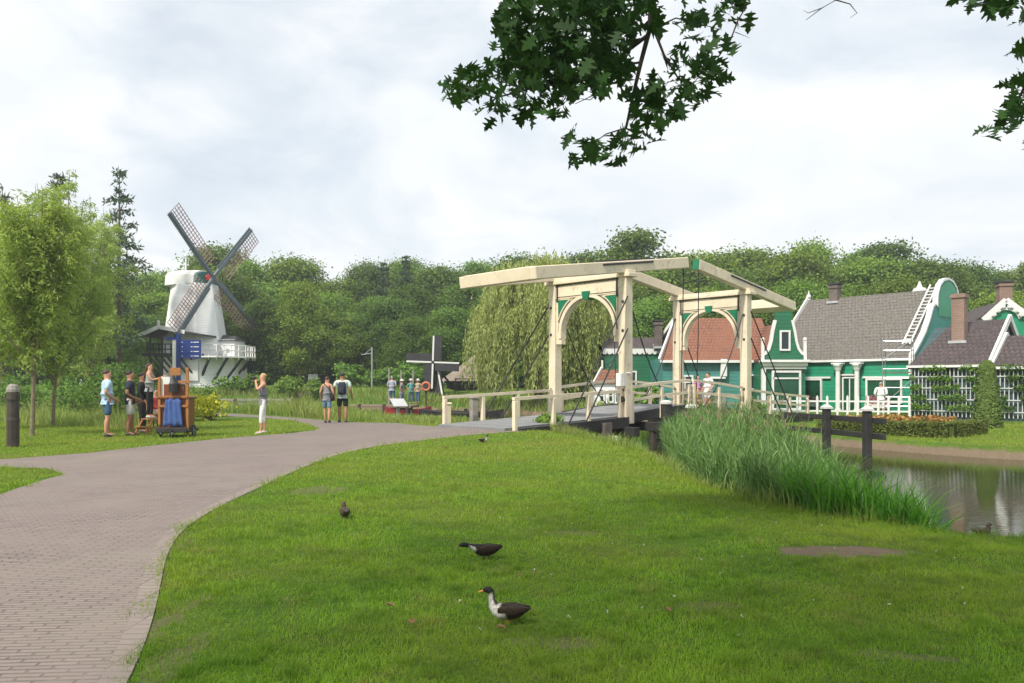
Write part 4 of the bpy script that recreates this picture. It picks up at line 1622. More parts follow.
# --- low green house with the scalloped eaves board
H4 = thing('scalloped_eaves_house', 'dark green house with white scalloped eaves board between the two bridge portals', 'house', (5.75, 48, -.05))
mb = MB()
mb.box((1.75, 2, 1.6), (3.9, 4, 4.0))
mb.build('wall', MT['green_dark'], H4)
mb = MB()
sc_ = [(-.35, 3.62)]
nsc = 14
for i in range(nsc):
    x0 = -.35 + 4.2 * i / nsc
    for k in range(1, 5):
        a = PI * k / 4
        sc_.append((x0 + .15 - .15 * math.cos(a), 3.30 - .12 * math.sin(a)))
sc_ += [(3.85, 3.62)]
mb.prism(sc_, -.06, (0, -.1, 0), (1, 0, 0), (0, 0, 1))
mb.build('eaves_board', MT['white'], H4)
mb = MB()
mb.loft([[(-.4, -.15, 3.6), (3.9, -.15, 3.6), (3.9, 4.2, 3.6), (-.4, 4.2, 3.6)], [(-.2, 1.8, 4.3), (3.7, 1.8, 4.3), (3.7, 2.2, 4.3), (-.2, 2.2, 4.3)]])
mb.build('roof', MT['dark_tile'], H4)
window(H4, 1.3, 1.55, .85, 1.3, -.02, 1, 2)
window(H4, 3.3, 1.5, .8, 1.3, -.02, 1, 2)
# --- little white shed with orange roof
H5 = thing('white_shed', 'little white shed with orange tiled roof seen under the near bridge arch', 'shed', (4.75, 45.5, -.05))
mb = MB()
mb.prism([(0, -.3), (1.25, -.3), (1.25, 1.5), (.1, 1.5), (0, 1.4)], -2.2, (0, 0, 0), (1, 0, 0), (0, 0, 1))
mb.build('wall', MT['white_board'], H5)
mb = MB()
mb.loft([[(-.1, -.15, 1.45), (1.4, -.15, 1.45), (1.4, 2.3, 1.45), (-.1, 2.3, 1.45)], [(.45, .9, 2.25), (1.35, .9, 2.25), (1.35, 1.2, 2.25), (.45, 1.2, 2.25)]])
rf = mb.build('roof', MT['red_tile'], H5)
mb = MB()
mb.bar((-.18, -.2, 1.38), (.45, .9, 2.35), .08, .16)
mb.tube([(.5, 1.0, 2.3), (.5, 1.0, 2.8)], .06, 6)
mb.build('bargeboard', MT['white'], rf)
window(H5, .35, .75, .35, .8, -.02, 1, 2)
window(H5, .85, .75, .35, .8, -.02, 1, 2)

# --- barn with brown tiles and trellised wall
H6 = thing('brown_roofed_barn', 'barn with mottled brown tiled roof, brick chimney and white trellised wall', 'barn', (18.0, 36.0, -.05), -PI / 4)
L6, D6, E6, R6 = 3.0, 6.2, 2.30, 4.35
mb = MB()
mb.prism([(0, -.4), (D6, -.4), (D6, E6), (D6 / 2, R6 - .25), (0, E6)], L6, (.0, 0, 0), (0, 1, 0), (0, 0, 1))
mb.build('wall', MT['dark_wall'], H6)
r6 = gable_roof(-.12, L6 + .05, 0, D6, E6 + .06, R6, .14, .2)
r6.v = [((v[0] + .95) if (v[0] < 0 and abs(v[1] - D6 / 2) < .01) else v[0], v[1], v[2]) for v in r6.v]    # hipped where it meets the tall gable
r6 = r6.build('roof', MT['dark_tile'], H6)
chimney(r6, 1.45, 1.75, E6 + .8, R6 + 1.15, .52, .55, MT['chim'], False)
mb = MB()
for s in (0, 1):
    mb.bar((L6 + .12, -.25 if s == 0 else D6 + .25, E6 - .1), (L6 + .12, D6 / 2, R6 + .1), .1, .26)
mb.build('bargeboard', MT['white'], r6)
mb = MB()
mb.bar((-.15, -.24, E6 - .1), (L6 + .1, -.24, E6 - .1), .08, .1)
mb.build('gutter', MT['white'], r6)


def trellis(parent, x0, x1, z1, y=-.12):
    mb = MB()
    for x in np.arange(x0, x1, .16):
        mb.box((x, y, z1 / 2), (.035, .04, z1))
    for z in np.arange(.25, z1, .5):
        mb.box(((x0 + x1) / 2, y - .042, z), (x1 - x0, .04, .045))
    t = mb.build('trellis', MT['trellis'], parent)
    n = int((x1 - x0) * 900)
    rows = rng.integers(0, 5, n)
    c = np.stack([rng.uniform(x0, x1, n), rng.normal(y - .12, .05, n), .42 + rows * .42 + rng.normal(0, .075, n)], 1)
    keep = np.sin(c[:, 0] * 4 + rows) > -.55
    np_mesh('espalier', leaf_quads(c[keep], .13), 4, MT['bush'], parent)


trellis(H6, .0, L6 + .05, E6 - .2)
# --- second lower barn to its side
H7 = thing('low_trellis_barn', 'lower brown roofed outbuilding with white edge board behind the clipped yew cone', 'barn', (18.0 + 3.1 * .7071, 36 - 3.1 * .7071, -.05), -PI / 4)
mb = MB()
mb.prism([(0, -.4), (4.4, -.4), (4.4, 2.2), (2.2, 3.35), (0, 2.2)], 6.0, (.02, 0, 0), (0, 1, 0), (0, 0, 1))
mb.build('wall', MT['dark_wall'], H7)
r7 = gable_roof(.12, 6.1, 0, 4.4, 2.24, 3.55, .14, .2).build('roof', MT['dark_tile'], H7)
mb = MB()
for s in (0, 1):
    mb.bar((.10, -.25 if s == 0 else 4.65, 2.1), (.10, 2.2, 3.62), .1, .2)
mb.build('bargeboard', MT['white'], r7)
mb = MB()
mb.bar((.0, -.24, 2.1), (6.1, -.24, 2.1), .08, .1)
mb.build('gutter', MT['white'], r7)
trellis(H7, .1, 6.0, 2.0)
# --- house with the ornate white gable behind
p = at(1005, 383, 45)
H8 = thing('ornate_gable_house', 'house with ornate white edged green gable and tall brick chimney rising behind the barns', 'house', (p.x, p.y, -.05), -.25)
q = F / 45
zz_ = lambda py: CH + (HZ - py) / q + .05
mb = MB()
mb.prism([(-1.6, -.3), (3.2, -.3), (3.2, zz_(345)), (0, zz_(303)), (-1.6, zz_(322))], -6, (0, 0, 0), (1, 0, 0), (0, 0, 1))
mb.build('wall', MT['green_plain'], H8)
mb = MB()
mb.loft([[(-1.7, .0, zz_(322)), (0, .0, zz_(300)), (3.3, .0, zz_(345)), (3.3, .0, zz_(349)), (0, .0, zz_(303)), (-1.7, .0, zz_(326))], [(-1.7, 6, zz_(322)), (0, 6, zz_(300)), (3.3, 6, zz_(345)), (3.3, 6, zz_(349)), (0, 6, zz_(303)), (-1.7, 6, zz_(326))]])
r8 = mb.build('roof', MT['dark_tile'], H8)
mb = MB()
apx = (0, zz_(298.5))
for sgn, ex, ez in ((-1, -1.15, zz_(320)), (1, 2.5, zz_(338))):
    pts = [(0, apx[1])]
    mb.bar((0, -.2, apx[1] - .1), (ex, -.2, ez), .1, .3)
    n = 5 if sgn < 0 else 9
    for k in range(n):
        t = (k + .7) / n
        mb.ball((ex * t, -.2, apx[1] - .3 + (ez - apx[1] + .1) * t), (.15, .05, .13), 8, 5)
mb.ribbon([(.75 * math.cos(a), zz_(322) + .75 * math.sin(a)) for a in np.linspace(.25, PI - .25, 13)], .16, -.08, (0, -.12, 0), (1, 0, 0), (0, 0, 1))
mb.build('bargeboard', MT['white'], r8)
chimney(r8, .95, 3.2, zz_(315), zz_(277), .68, .68, MT['chim'])

# --- hidden roof behind the red house
# ------------------------------------------------------------------ garden: pickets, hedge, yew, flowers
def fence_line(name, label, cat, A, B, zA, hh, step, pw, rails, mat, flat=False):
    A, B = Vector(A), Vector(B)
    d = B - A
    r = thing(name, label, cat, (A.x, A.y, zA), math.atan2(d.y, d.x))
    L = d.length
    mb = MB()
    for z in rails:
        mb.bar((0, 0, z), (L, 0, z), .06, .07)
    mb.build('rail', mat, r)
    n = int(L / step)
    for i in range(n + 1):
        mb = MB()
        x = L * i / n
        mb.box((x, -.055, hh / 2), (pw, .045, hh))
        if not flat:
            mb.prism([(-pw / 2, 0), (pw / 2, 0), (0, pw * .8)], -.045, (x, -.078, hh), (1, 0, 0), (0, 0, 1))
        mb.build('picket', mat, r)
    return r


a_, b_ = at(758, 383, 36.6), at(909, 383, 35.2)
fence_line('picket_fence', 'white picket fence before the sea green house', 'fence', (a_.x, a_.y), (b_.x, b_.y), -.12, .92, .42, .09, (.28, .72), MT['white'])
x_, y_ = 16.75, 28.2
r = thing('yew_cone', 'tall clipped dark yew cone standing on the garden lawn', 'topiary', (x_, y_, gz(x_, y_)))
n = 9000
t = rng.random(n) ** .75
rad = np.where(t > .86, .50 * (1 - .58 * .86) * np.sqrt(np.clip(1 - ((t - .86) / .14) ** 2, 0, 1)), .50 * (1 - .58 * t)) * rng.uniform(.9, 1.03, n)
th = rng.uniform(0, 2 * PI, n)
c = np.stack([rad * np.cos(th), rad * np.sin(th), t * 2.36 + .02], 1)
N0 = np.stack([np.cos(th), np.sin(th), np.full(n, .3)], 1)
np_mesh('foliage', leaf_quads(c, .085, N0, .7, .7), 4, MT['yew'], r)
mb = MB()
mb.lathe([(.44, 0), (.24, 1.9), (.10, 2.2)], 12)
mb.build('inner_wood', MT['bark_dark'], r)


def hedge_block(parent_name, label, pts, w, h, n):
    """low clipped hedge following a polyline"""
    r = thing(parent_name, label, 'hedge', (pts[0][0], pts[0][1], gz(*pts[0])))
    P = np.array(pts) - np.array(pts[0])
    seg = np.hypot(*np.diff(P, axis=0).T)
    s = np.concatenate([[0], np.cumsum(seg)])
    u = rng.uniform(0, s[-1], n)
    x, y = np.interp(u, s, P[:, 0]), np.interp(u, s, P[:, 1])
    side = rng.uniform(-1, 1, n)
    top = rng.random(n) < .5
    e = np.where(top, side, np.sign(side)) * w / 2 * rng.uniform(.93, 1.05, n)
    k = np.clip(np.searchsorted(s, u) - 1, 0, len(seg) - 1)
    d = np.diff(P, axis=0) / seg[:, None]
    z = np.where(top, h * rng.uniform(.95, 1.03, n), rng.uniform(.02, h, n))
    c = np.stack([x - d[k, 1] * e, y + d[k, 0] * e, z], 1)
    np_mesh('foliage', leaf_quads(c, .07, None, .75, 1, .4), 4, MT['hedge'], r)
    mb = MB()
    for i in range(len(P) - 1):
        mb.bar((*P[i], h * .4), (*P[i + 1], h * .4), w * .6, h * .7)
    mb.build('inner_wood', MT['hedge'], r)
    return r


ha = [gnd(858, 436, -.15), gnd(866, 441, -.15), gnd(925, 444.5, -.15), gnd(968, 439, -.15), gnd(955, 434, -.15)]
hedge_block('box_hedge', 'low clipped box hedge round the orange flower bed', [(9.9, 25.6), (10.6, 24.3), (12.6, 22.9 + .2), (14.6, 25.0)], .5, .42, 9000)
r = thing('flower_bed', 'bed of orange flowers inside the box hedge', 'flower bed', (12.2, 25.2, -.15))
p = scatter([(-1.9, .3), (.3, -1.6), (2.1, .2), (2.6, 2.2), (-1.0, 2.6)], 1800, 61)[:900]
np_mesh('flowers', leaf_quads(np.stack([p[:, 0], p[:, 1], rng.uniform(.25, .50, 900)], 1), .11, None, .9, .8, .8), 4, MT['flower_o'], r)
p = scatter([(-1.9, .3), (.3, -1.6), (2.1, .2), (2.6, 2.2), (-1.0, 2.6)], 2600, 62)
np_mesh('leaves', leaf_quads(np.stack([p[:, 0], p[:, 1], rng.uniform(.02, .40, 2600)], 1), .13, None, .7, .9, .5), 4, MT['bush'], r)
# ------------------------------------------------------------------ trees
def blob_crown(lobes, per, leaf, seed, spread=.34, clumps=34, flat=.8, under=.35):
    """lobes: (x, y, z, r); clumps of leaves sit on each lobe's surface, fewer underneath"""
    r = np.random.default_rng(seed)
    C, Nn = [], []
    for (x, y, z, R) in lobes:
        nc = int(clumps * max(.5, R))
        d = r.normal(size=(nc, 3))
        d /= np.linalg.norm(d, axis=1)[:, None]
        d[:, 2] = np.where((d[:, 2] < -.2) & (r.random(nc) > under), -d[:, 2], d[:, 2])
        rad = R * r.uniform(.66, 1.06, nc)
        cc_ = d * rad[:, None] * np.array([1, 1, flat]) + np.array([x, y, z])
        k = int(per * max(.6, R ** .6))
        cl = np.repeat(cc_, k, 0) + r.normal(size=(nc * k, 3)) * np.array([spread, spread, spread * .6]) * R ** .5
        C.append(cl)
        Nn.append(np.repeat(d, k, 0))
    C, Nn = np.concatenate(C), np.concatenate(Nn)
    return leaf_quads(C, r.uniform(.7, 1.25, len(C)) * leaf, Nn, .75, .95, .35)


def lobes_round(H, Wd, n, seed, low=.25):
    r = random.Random(seed)
    out = [(0, 0, H * .60, Wd * .30)]
    for i in range(n):
        f = (i + .5) / n
        z = H * (low + (1 - low) * f)
        env = Wd * .5 * math.sin(PI * min(1, .22 + .74 * f)) ** .8
        a = i * 2.4 + r.uniform(-.5, .5)
        R = Wd * r.uniform(.10, .25) * (1.1 - .4 * f)
        e = max(0, env - R * .6) * r.uniform(.65, 1.08)
        out.append((e * math.cos(a), e * math.sin(a), min(z, H - R * .75), R))
    return out


def tree_kind(kind, seed):
    H = 12.0
    if kind == 'broad':
        lb = lobes_round(H, 9.5, 17, seed, .20)
        Q = blob_crown(lb, 34, .24, seed, .56, 36)
    elif kind == 'tall':
        lb = lobes_round(H, 6.6, 17, seed, .16)
        Q = blob_crown(lb, 34, .22, seed, .50, 42)
    else:
        lb = lobes_round(H, 7.5, 14, seed, .12)
        Q = blob_crown(lb, 34, .22, seed, .54, 40)
    root = thing('broadleaf_tree', 'x', 'tree')
    mb = MB()
    mb.tube([(0, 0, -.3), (.1, 0, H * .25), (.0, .15, H * .55), (.1, .1, H * .82)], [.30, .22, .14, .04], 8)
    for i, (x, y, z, R) in enumerate(lb[1:]):
        mb.tube([(0, .05, max(H * .15, z - R - 1.4)), (x * .5, y * .5, z - R * .5), (x * .95, y * .95, z)], [.09, .06, .02], 5)
    mb.build('trunk', MT['bark'], root)
    np_mesh('crown', Q, 4, MT['pale_crown'] if kind == 'pale' else MT['wood_crown'], root, rnd=np.random.default_rng(seed).random(len(Q)))
    return root


def conifer_kind(seed, H=12, Wd=3.6, gappy=.2, flat=True):
    r = np.random.default_rng(seed)
    root = thing('conifer', 'x', 'conifer')
    C, Dn = [], []
    mb = MB()
    mb.tube([(0, 0, -.3), (0, 0, H * .6), (.05, 0, H)], [.22, .12, .02], 7)
    nl = 20
    for i in range(nl):
        f = i / (nl - 1)
        z = H * (.22 + .77 * f)
        R = Wd * .5 * (1 - f) ** .75 * r.uniform(.6, 1.15) + .12
        for k in range(6):
            if r.random() < gappy:
                continue
            a = r.uniform(0, 2 * PI)
            e = np.array([math.cos(a) * R, math.sin(a) * R, R * r.uniform(-.30, .12)])
            mb.tube([(0, 0, z), tuple(np.array([0, 0, z]) + e)], [.035, .012], 4)
            n = int(46 * R + 14)
            t = r.uniform(.15, 1.05, n)[:, None]
            c = np.array([0, 0, z]) + e * t + r.normal(size=(n, 3)) * np.array([.2, .2, .09]) * (.4 + .5 * R ** .5)
            C.append(c)
            Dn.append(e / np.linalg.norm(e) + r.normal(size=(n, 3)) * .6)
    mb.build('trunk', MT['bark'], root)
    C, Dn = np.concatenate(C), np.concatenate(Dn)
    np_mesh('crown', long_leaves(C, Dn, r.uniform(.22, .45, len(C)), .10), 4, MT['pine'], root)
    return root


protos = {('broad', i): tree_kind('broad', 100 + i) for i in range(4)}
protos.update({('tall', i): tree_kind('tall', 200 + i) for i in range(3)})
protos.update({('pale', i): tree_kind('pale', 300 + i) for i in range(2)})
protos.update({('fir', i): conifer_kind(400 + i) for i in range(2)})
used = set()
LAND = [(-200, 'beyond the young willows'), (135, 'behind the white windmill'), (265, 'between the two windmills'), (375, 'behind the small black mill'), (470, 'behind the weeping willow'),
        (560, 'behind the near bridge portal'), (640, 'behind the far bridge portal'), (735, 'behind the clock gable house'), (800, 'behind the long grey roof'), (925, 'behind the brick chimneys')]
ADJ = {'broad': 'broad round crowned tree', 'tall': 'tall narrow crowned tree', 'pale': 'yellowish light green tree', 'fir': 'dark pointed fir'}


def place_tree(kind, var, px, Y, ytop, rowname, sx=1.0):
    src = protos[(kind, var)]
    x = (px - 512) / F * Y
    z = gz(x, Y)
    h = CH + (HZ - ytop) / F * Y - z
    s = h / 12.0
    o = src if (kind, var) not in used else copy_tree(src)
    used.add((kind, var))
    o.location = (x, Y, z - .1)
    o.rotation_euler = (0, 0, random.uniform(0, 2 * PI))
    k = s * sx
    o.scale = (k, k, s)
    lm = [t for a, t in LAND if px >= a][-1]
    o['label'] = f'{ADJ[kind]} in the {rowname} of the wood {lm}'
    o['group'] = f'{ADJ[kind]}s of the wood, {rowname}, {lm}'
    return o


prof = [(-160, 250), (-60, 240), (60, 250), (130, 262), (165, 254), (205, 258), (235, 262), (262, 266), (290, 270), (318, 276), (345, 282), (372, 274), (400, 268), (425, 266), (450, 264), (480, 262), (520, 258), (560, 256), (600, 248),
        (630, 242), (658, 250), (690, 262), (715, 266), (740, 258), (765, 254), (790, 246), (815, 244), (840, 250), (865, 246), (890, 240), (915, 240), (935, 250), (960, 262), (985, 252), (1010, 268), (1060, 262), (1130, 255), (1200, 260)]
px_, py_ = zip(*prof)
R_ = random.Random(5)
k = 0
for x in np.arange(-150, 1200, 37):             # back row: the skyline
    kind = R_.choice(['broad', 'broad', 'tall'])
    place_tree(kind, k % (4 if kind == 'broad' else 3), x + R_.uniform(-9, 9), R_.uniform(86, 97), np.interp(x, px_, py_) + R_.uniform(-9, 20), 'back row', R_.uniform(.7, 1.15))
    k += 1
for x in np.arange(-150, 1200, 43):             # middle row
    if 600 < x < 660 and False:
        continue
    kind = R_.choice(['broad', 'tall', 'broad', 'pale'])
    place_tree(kind, k % {'broad': 4, 'tall': 3, 'pale': 2}[kind], x + R_.uniform(-12, 12), R_.uniform(76, 82), np.interp(x, px_, py_) + R_.uniform(10, 40), 'middle row', R_.uniform(.9, 1.2))
    k += 1
for i, (x, yt, kind) in enumerate(((-60, 310, 'broad'), (95, 300, 'broad'), (150, 318, 'broad'), (262, 300, 'tall'), (300, 284, 'pale'), (345, 318, 'broad'), (392, 300, 'broad'), (415, 318, 'broad'), (452, 310, 'broad'), (505, 320, 'broad'),
                                  (575, 305, 'broad'), (655, 300, 'broad'), (700, 292, 'broad'), (745, 290, 'broad'), (800, 285, 'broad'), (850, 287, 'broad'), (905, 284, 'broad'), (950, 296, 'pale'), (1000, 294, 'pale'), (1060, 290, 'broad'))):
    place_tree(kind, i % {'broad': 4, 'tall': 3, 'pale': 2}[kind], x, R_.uniform(70, 73) if x < 560 else R_.uniform(60, 66), yt, 'front row', R_.uniform(1.0, 1.25))
for px, yt, v in ((384, 262, 0), (406, 255, 1)):
    place_tree('fir', v, px, 84, yt, 'back row', .8)
# tall pines behind the young willows
pin = [conifer_kind(500 + i, 12, 5.4, .5) for i in range(3)]
for i, (o, px, Y, yt, lb) in enumerate(((pin[0], 119, 62, 171, 'tall ragged pine with bare lower trunk beside the windmill sails'), (pin[1], 60, 58, 176, 'tall pine rising just over the young willow crowns'),
                                        (pin[2], 2, 58, 186, 'dark pine cut off by the picture edge behind the young willows'))):
    x = (px - 512) / F * Y
    z = gz(x, Y)
    h = CH + (HZ - yt) / F * Y - z
    o.location = (x, Y, z)
    s = h / 12
    o.scale = (s * .72, s * .72, s)
    o.name = 'pine_tree'
    o['label'], o['category'] = lb, 'pine'
for kk, o_ in protos.items():
    if kk not in used:
        for ch in list(o_.children):
            bpy.data.objects.remove(ch)
        bpy.data.objects.remove(o_)


# --- shrubs
def shrub(name, label, x, y, w, h, mat, n, leaf, seed, group=None):
    r = thing(name, label, 'shrub', (x, y, gz(x, y) - .05), random.uniform(0, 6), group)
    rr = random.Random(seed)
    lb = [(rr.uniform(-.3, .3) * w, rr.uniform(-.3, .3) * w, h * rr.uniform(.25, .62), h * rr.uniform(.22, .36)) for _ in range(7)]
    Q = blob_crown(lb, max(6, n // 90), leaf, seed, .22, 26, .9, .6)
    np_mesh('foliage', Q, 4, MT[mat], r)
    mb = MB()
    for (a, b_, c_, R) in lb:
        mb.tube([(0, 0, 0), (a * .6, b_ * .6, c_ * .6), (a, b_, c_ + R * .4)], [.03, .02, .01], 5)
    mb.build('stems', MT['bark'], r)
    return r


SH = [('rounded yellow flowering bush behind the wooden cart', (213, 30.5, 3.0, 1.35, 'yellowbush')), ('tall light green bush behind the queue of visitors', (118, 33, 3.6, 2.9, 'bush')),
      ('dark green bush beside the yellow flowering bush', (196, 33.5, 1.7, 1.5, 'bush')), ('low bush at the foot of the white windmill', (243, 62, 5, 1.6, 'bush')),
      ('wide bush along the pond opposite the couple', (300, 60, 6, 2.0, 'bush')), ('bush beneath the small black windmill', (418, 66, 6, 2.4, 'bush')),
      ('dense bush beyond the couple on the far bank', (362, 66, 8, 2.6, 'bush')), ('bush at the end of the wood behind the thatched hut', (520, 68, 7, 3, 'bush')),
      ('bush at the back of the young willows', (30, 38, 4, 2.2, 'bush')), ('bush standing behind the leaning stake', (82, 36, 4, 2.4, 'bush')),
      ('low plant by the foot of the bridge railing', (547, 23.4, .8, .55, 'bush')), ('leafy plant under the bridge beside the lawn', (640, 20.8, 1.2, .6, 'bush')),
      ('green shrub beside the white shed', (640, 43, 2.2, 1.7, 'bush')), ('garden shrub by the railing of the far bridge end', (746, 34.2, 1.6, 1.2, 'bush')), ('shrub close to the teal house wall', (700, 38, 2.4, 1.4, 'bush'))]
for i, (lb, (px, Y, w, h, mt)) in enumerate(SH):
    shrub('shrub', lb, (px - 512) / F * Y, Y, w, h, mt, 2600, .11 if Y < 40 else .22, 700 + i)


# --- young willows by the path
def young_willow(label, px, py, ytop, wpx, seed, lean=0):
    x, y = gnd(px, py)
    r = np.random.default_rng(seed)
    H = CH + (HZ - ytop) / F * y
    Wd = wpx / F * y
    root = thing('young_willow', label, 'tree', (x, y, gz(x, y)))
    mb = MB()
    mb.tube([(0, 0, -.2), (.03, 0, 1.0), (lean * .3, 0, 1.9), (lean, 0, H * .55)], [.065, .05, .045, .03], 9)
    C, Dn = [], []
    for i in range(50):
        f = r.random()
        z0_ = 1.35 + f * H * .36
        a = r.uniform(0, 2 * PI)
        out = Wd * .5 * r.uniform(.25, 1.0) * (1.05 - .55 * f)
        top = z0_ + (H - z0_) * r.uniform(.40, 1.0) * (1.05 - .55 * out / (Wd * .5))
        b0 = np.array([lean * f, 0, z0_])
        b1 = np.array([lean * f + out * .62 * math.cos(a), out * .62 * math.sin(a), z0_ + (top - z0_) * .55])
        b2 = np.array([lean * f + out * math.cos(a), out * math.sin(a), top])
        mb.tube([tuple(b0), tuple(b1), tuple(b2)], [.035, .02, .006], 5)
        for j in range(15):                    # side twigs, drooping
            t = r.uniform(.12, 1.0)
            s = b0 + (b1 - b0) * min(1, t * 2) if t < .5 else b1 + (b2 - b1) * (t - .5) * 2
            aa = r.uniform(0, 2 * PI)
            tl = r.uniform(.35, .95) * (1.1 - .5 * t)
            e = np.array([math.cos(aa) * tl, math.sin(aa) * tl, r.uniform(-.35, .45) * tl])
            n = 52
            q = r.random(n)[:, None]
            c = s + e * q + np.array([0, 0, -1]) * (.35 * tl * q ** 2) + r.normal(size=(n, 3)) * .07
            d = e / np.linalg.norm(e) * .5 + r.normal(size=(n, 3)) * .5 + np.array([0, 0, -.35])
            C.append(c)
            Dn.append(d)
    mb.build('trunk', MT['bark_pale'], root)
    C, Dn = np.concatenate(C), np.concatenate(Dn)
    np_mesh('crown', long_leaves(C, Dn, r.uniform(.10, .19, len(C)), .036), 4, MT['osier'], root)
    return root


young_willow('young willow with pale thin trunk nearest the dark post', 32, 436, 160, 130, 31, .2)
young_willow('second young willow, its trunk just behind the pale one', 53, 426, 150, 125, 32, .5)
young_willow('young willow furthest from the path, partly hidden by the other crowns', 88, 412, 180, 115, 33, .3)
young_willow('young willow cut off by the picture edge', -30, 430, 165, 110, 34)
x_, y_ = gnd(76, 412)
r = thing('leaning_stake', 'thin dark stake leaning beside the young willows', 'stake', (x_, y_, 0))
mb = MB()
mb.tube([(0, 0, -.2), (-.25, 0, .7), (-.55, .1, 1.5)], [.06, .05, .04], 7)
mb.build('shaft', MT['bark_dark'], r)


# --- weeping willow
x_, y_ = 1.7, 50.5
root = thing('weeping_willow', 'big pale green weeping willow behind the near bridge portal', 'tree', (x_, y_, gz(x_, y_)))
r = np.random.default_rng(77)
C, Dn = [], []
HW = CH + (HZ - 247) / F * 50.5
mb = MB()
mb.tube([(0, 0, -.3), (.2, 0, 2.2), (.1, .1, 4.5), (-.2, 0, HW - 1.5)], [.5, .4, .28, .06], 9)
tiers = []
for i in range(46):
    a = r.uniform(0, 2 * PI)
    e = r.uniform(.15, 1.0) ** .6 * 3.7
    zt = HW - .2 - 3.6 * (e / 3.9) ** 2.2 - r.uniform(0, 1.6)
    tiers.append((e * math.cos(a) * (1.1 if math.cos(a) > 0 else .92), e * math.sin(a), zt))
for (ex, ey, zt) in tiers:
    mb.tube([(0, 0, min(4.2, zt - 1)), (ex * .5, ey * .5, zt - .1), (ex, ey, zt - .3)], [.07, .05, .015], 5)
    ns_ = 46
    for j in range(ns_):
        s = np.array([ex + r.normal() * .55, ey + r.normal() * .55, zt + r.normal() * .25 + .2])
        Ls = min(s[2] - r.uniform(-.1, 1.4), r.uniform(1.6, 6.0))
        n = int(17 * Ls)
        q = r.random(n)[:, None]
        out = np.array([s[0], s[1], 0])
        out = out / (np.linalg.norm(out) + 1e-6)
        c = s + out * .35 * np.sin(q * PI * .6) + np.array([0, 0, -1]) * Ls * q + np.array([.12, 0, 0]) * np.sin(q * 5 + j) + r.normal(size=(n, 3)) * .05
        C.append(c)
        Dn.append(np.tile(np.array([0, 0, -1.0]), (n, 1)) + r.normal(size=(n, 3)) * .33)
mb.build('trunk', MT['bark'], root)
C, Dn = np.concatenate(C), np.concatenate(Dn)
np_mesh('crown', long_leaves(C, Dn, r.uniform(.2, .38, len(C)), .066), 4, MT['willow'], root)

# --- the oak whose boughs hang into the top of the view
OX, OY = 5.6, -.6
OAK = thing('oak_tree', 'oak whose dark leafy boughs hang down over the top of the view', 'tree', (OX, OY, 0))
LOC = lambda v: Vector(v) - Vector((OX, OY, 0))
half = [(0, 0), (.03, .10), (.14, .13), (.24, .20), (.12, .25), (.08, .30), (.20, .36), (.36, .40), (.33, .47), (.18, .47), (.09, .52), (.20, .62), (.31, .70), (.20, .72), (.09, .72), (.11, .84), (.05, .90), (0, 1.0)]
tmpl = np.array([(x, y) for x, y in half] + [(-x, y) for x, y in half[-2:0:-1]])
clusters = [(540, 22, 46, 30, 74), (592, 30, 45, 34, 95), (572, 66, 52, 30, 88), (528, 76, 42, 26, 48), (626, 18, 34, 26, 34), (610, 66, 26, 26, 26), (490, 104, 20, 22, 15), (455, 84, 16, 18, 14), (480, 78, 20, 14, 12),
            (522, 106, 26, 14, 16), (556, 106, 18, 12, 9), (690, 72, 34, 28, 36), (712, 56, 24, 26, 22), (672, 100, 30, 18, 22), (640, 92, 22, 22, 20), (652, 116, 24, 12, 14), (734, 10, 18, 16, 13), (700, 26, 26, 16, 14), (520, 42, 30, 26, 30), (555, -20, 70, 25, 90), (640, -16, 60, 18, 40), (720, -10, 40, 14, 18),
            (590, 150, 25, 13, 17), (630, 139, 22, 14, 19), (576, 134, 10, 10, 6), (612, 160, 12, 6, 5),
            (1012, 116, 16, 16, 16), (1018, 86, 14, 18, 14), (1024, 52, 12, 10, 8), (998, 4, 26, 8, 18), (972, 0, 20, 8, 14), (990, 130, 8, 8, 5), (1028, 150, 8, 10, 5), (1050, 90, 22, 50, 40), (1060, 20, 40, 30, 40), (1000, -20, 60, 14, 40)]
L = []
r = np.random.default_rng(17)
for (cx, cy, rx, ry, n) in clusters:
    for _ in range(int(n * (1.7 if cx < 650 and cy < 92 else 1.15))):
        a, q = r.uniform(0, 2 * PI), math.sqrt(r.random())
        Y = r.uniform(6.2, 7.6)
        p = at(cx + rx * q * math.cos(a), cy + ry * q * math.sin(a), Y)
        L.append((p, r.uniform(.13, .215)))
nin = len(L)
# the rest of the crown, above and behind the view, that shades the foreground
for _ in range(4700):
    d = r.normal(size=3)
    d /= np.linalg.norm(d)
    q = r.random() ** .4
    p = Vector((1.6 + d[0] * 7.6 * q, -.5 + d[1] * 6.4 * q, 8.2 + d[2] * 3.0 * q))
    if p.z < CH + .50 * p.y + .55 or p.z < 4.9:
        continue
    L.append((p, r.uniform(.22, .34)))
n = len(L)
P = np.array([tuple(LOC(l[0])) for l in L])
sz = np.array([l[1] for l in L])
nr = r.normal(size=(n, 3)) * .62
nr[:, 2] += .75
nr /= np.linalg.norm(nr, axis=1)[:, None]
t = r.normal(size=(n, 3))
t[:, 2] -= .55
t -= nr * (t * nr).sum(1)[:, None]
t /= np.linalg.norm(t, axis=1)[:, None]
bb = np.cross(nr, t)
K = len(tmpl)
V = P[:, None, :] + sz[:, None, None] * (tmpl[None, :, 0:1] * 1.15 * bb[:, None, :] + (tmpl[None, :, 1:2] - .3) * t[:, None, :]
                                        + (np.abs(tmpl[None, :, 0:1]) * .28 - .22 * (tmpl[None, :, 1:2] - .4) ** 2) * nr[:, None, :])
np_mesh('crown', V, K, MT['oak'], OAK)
mb = MB()
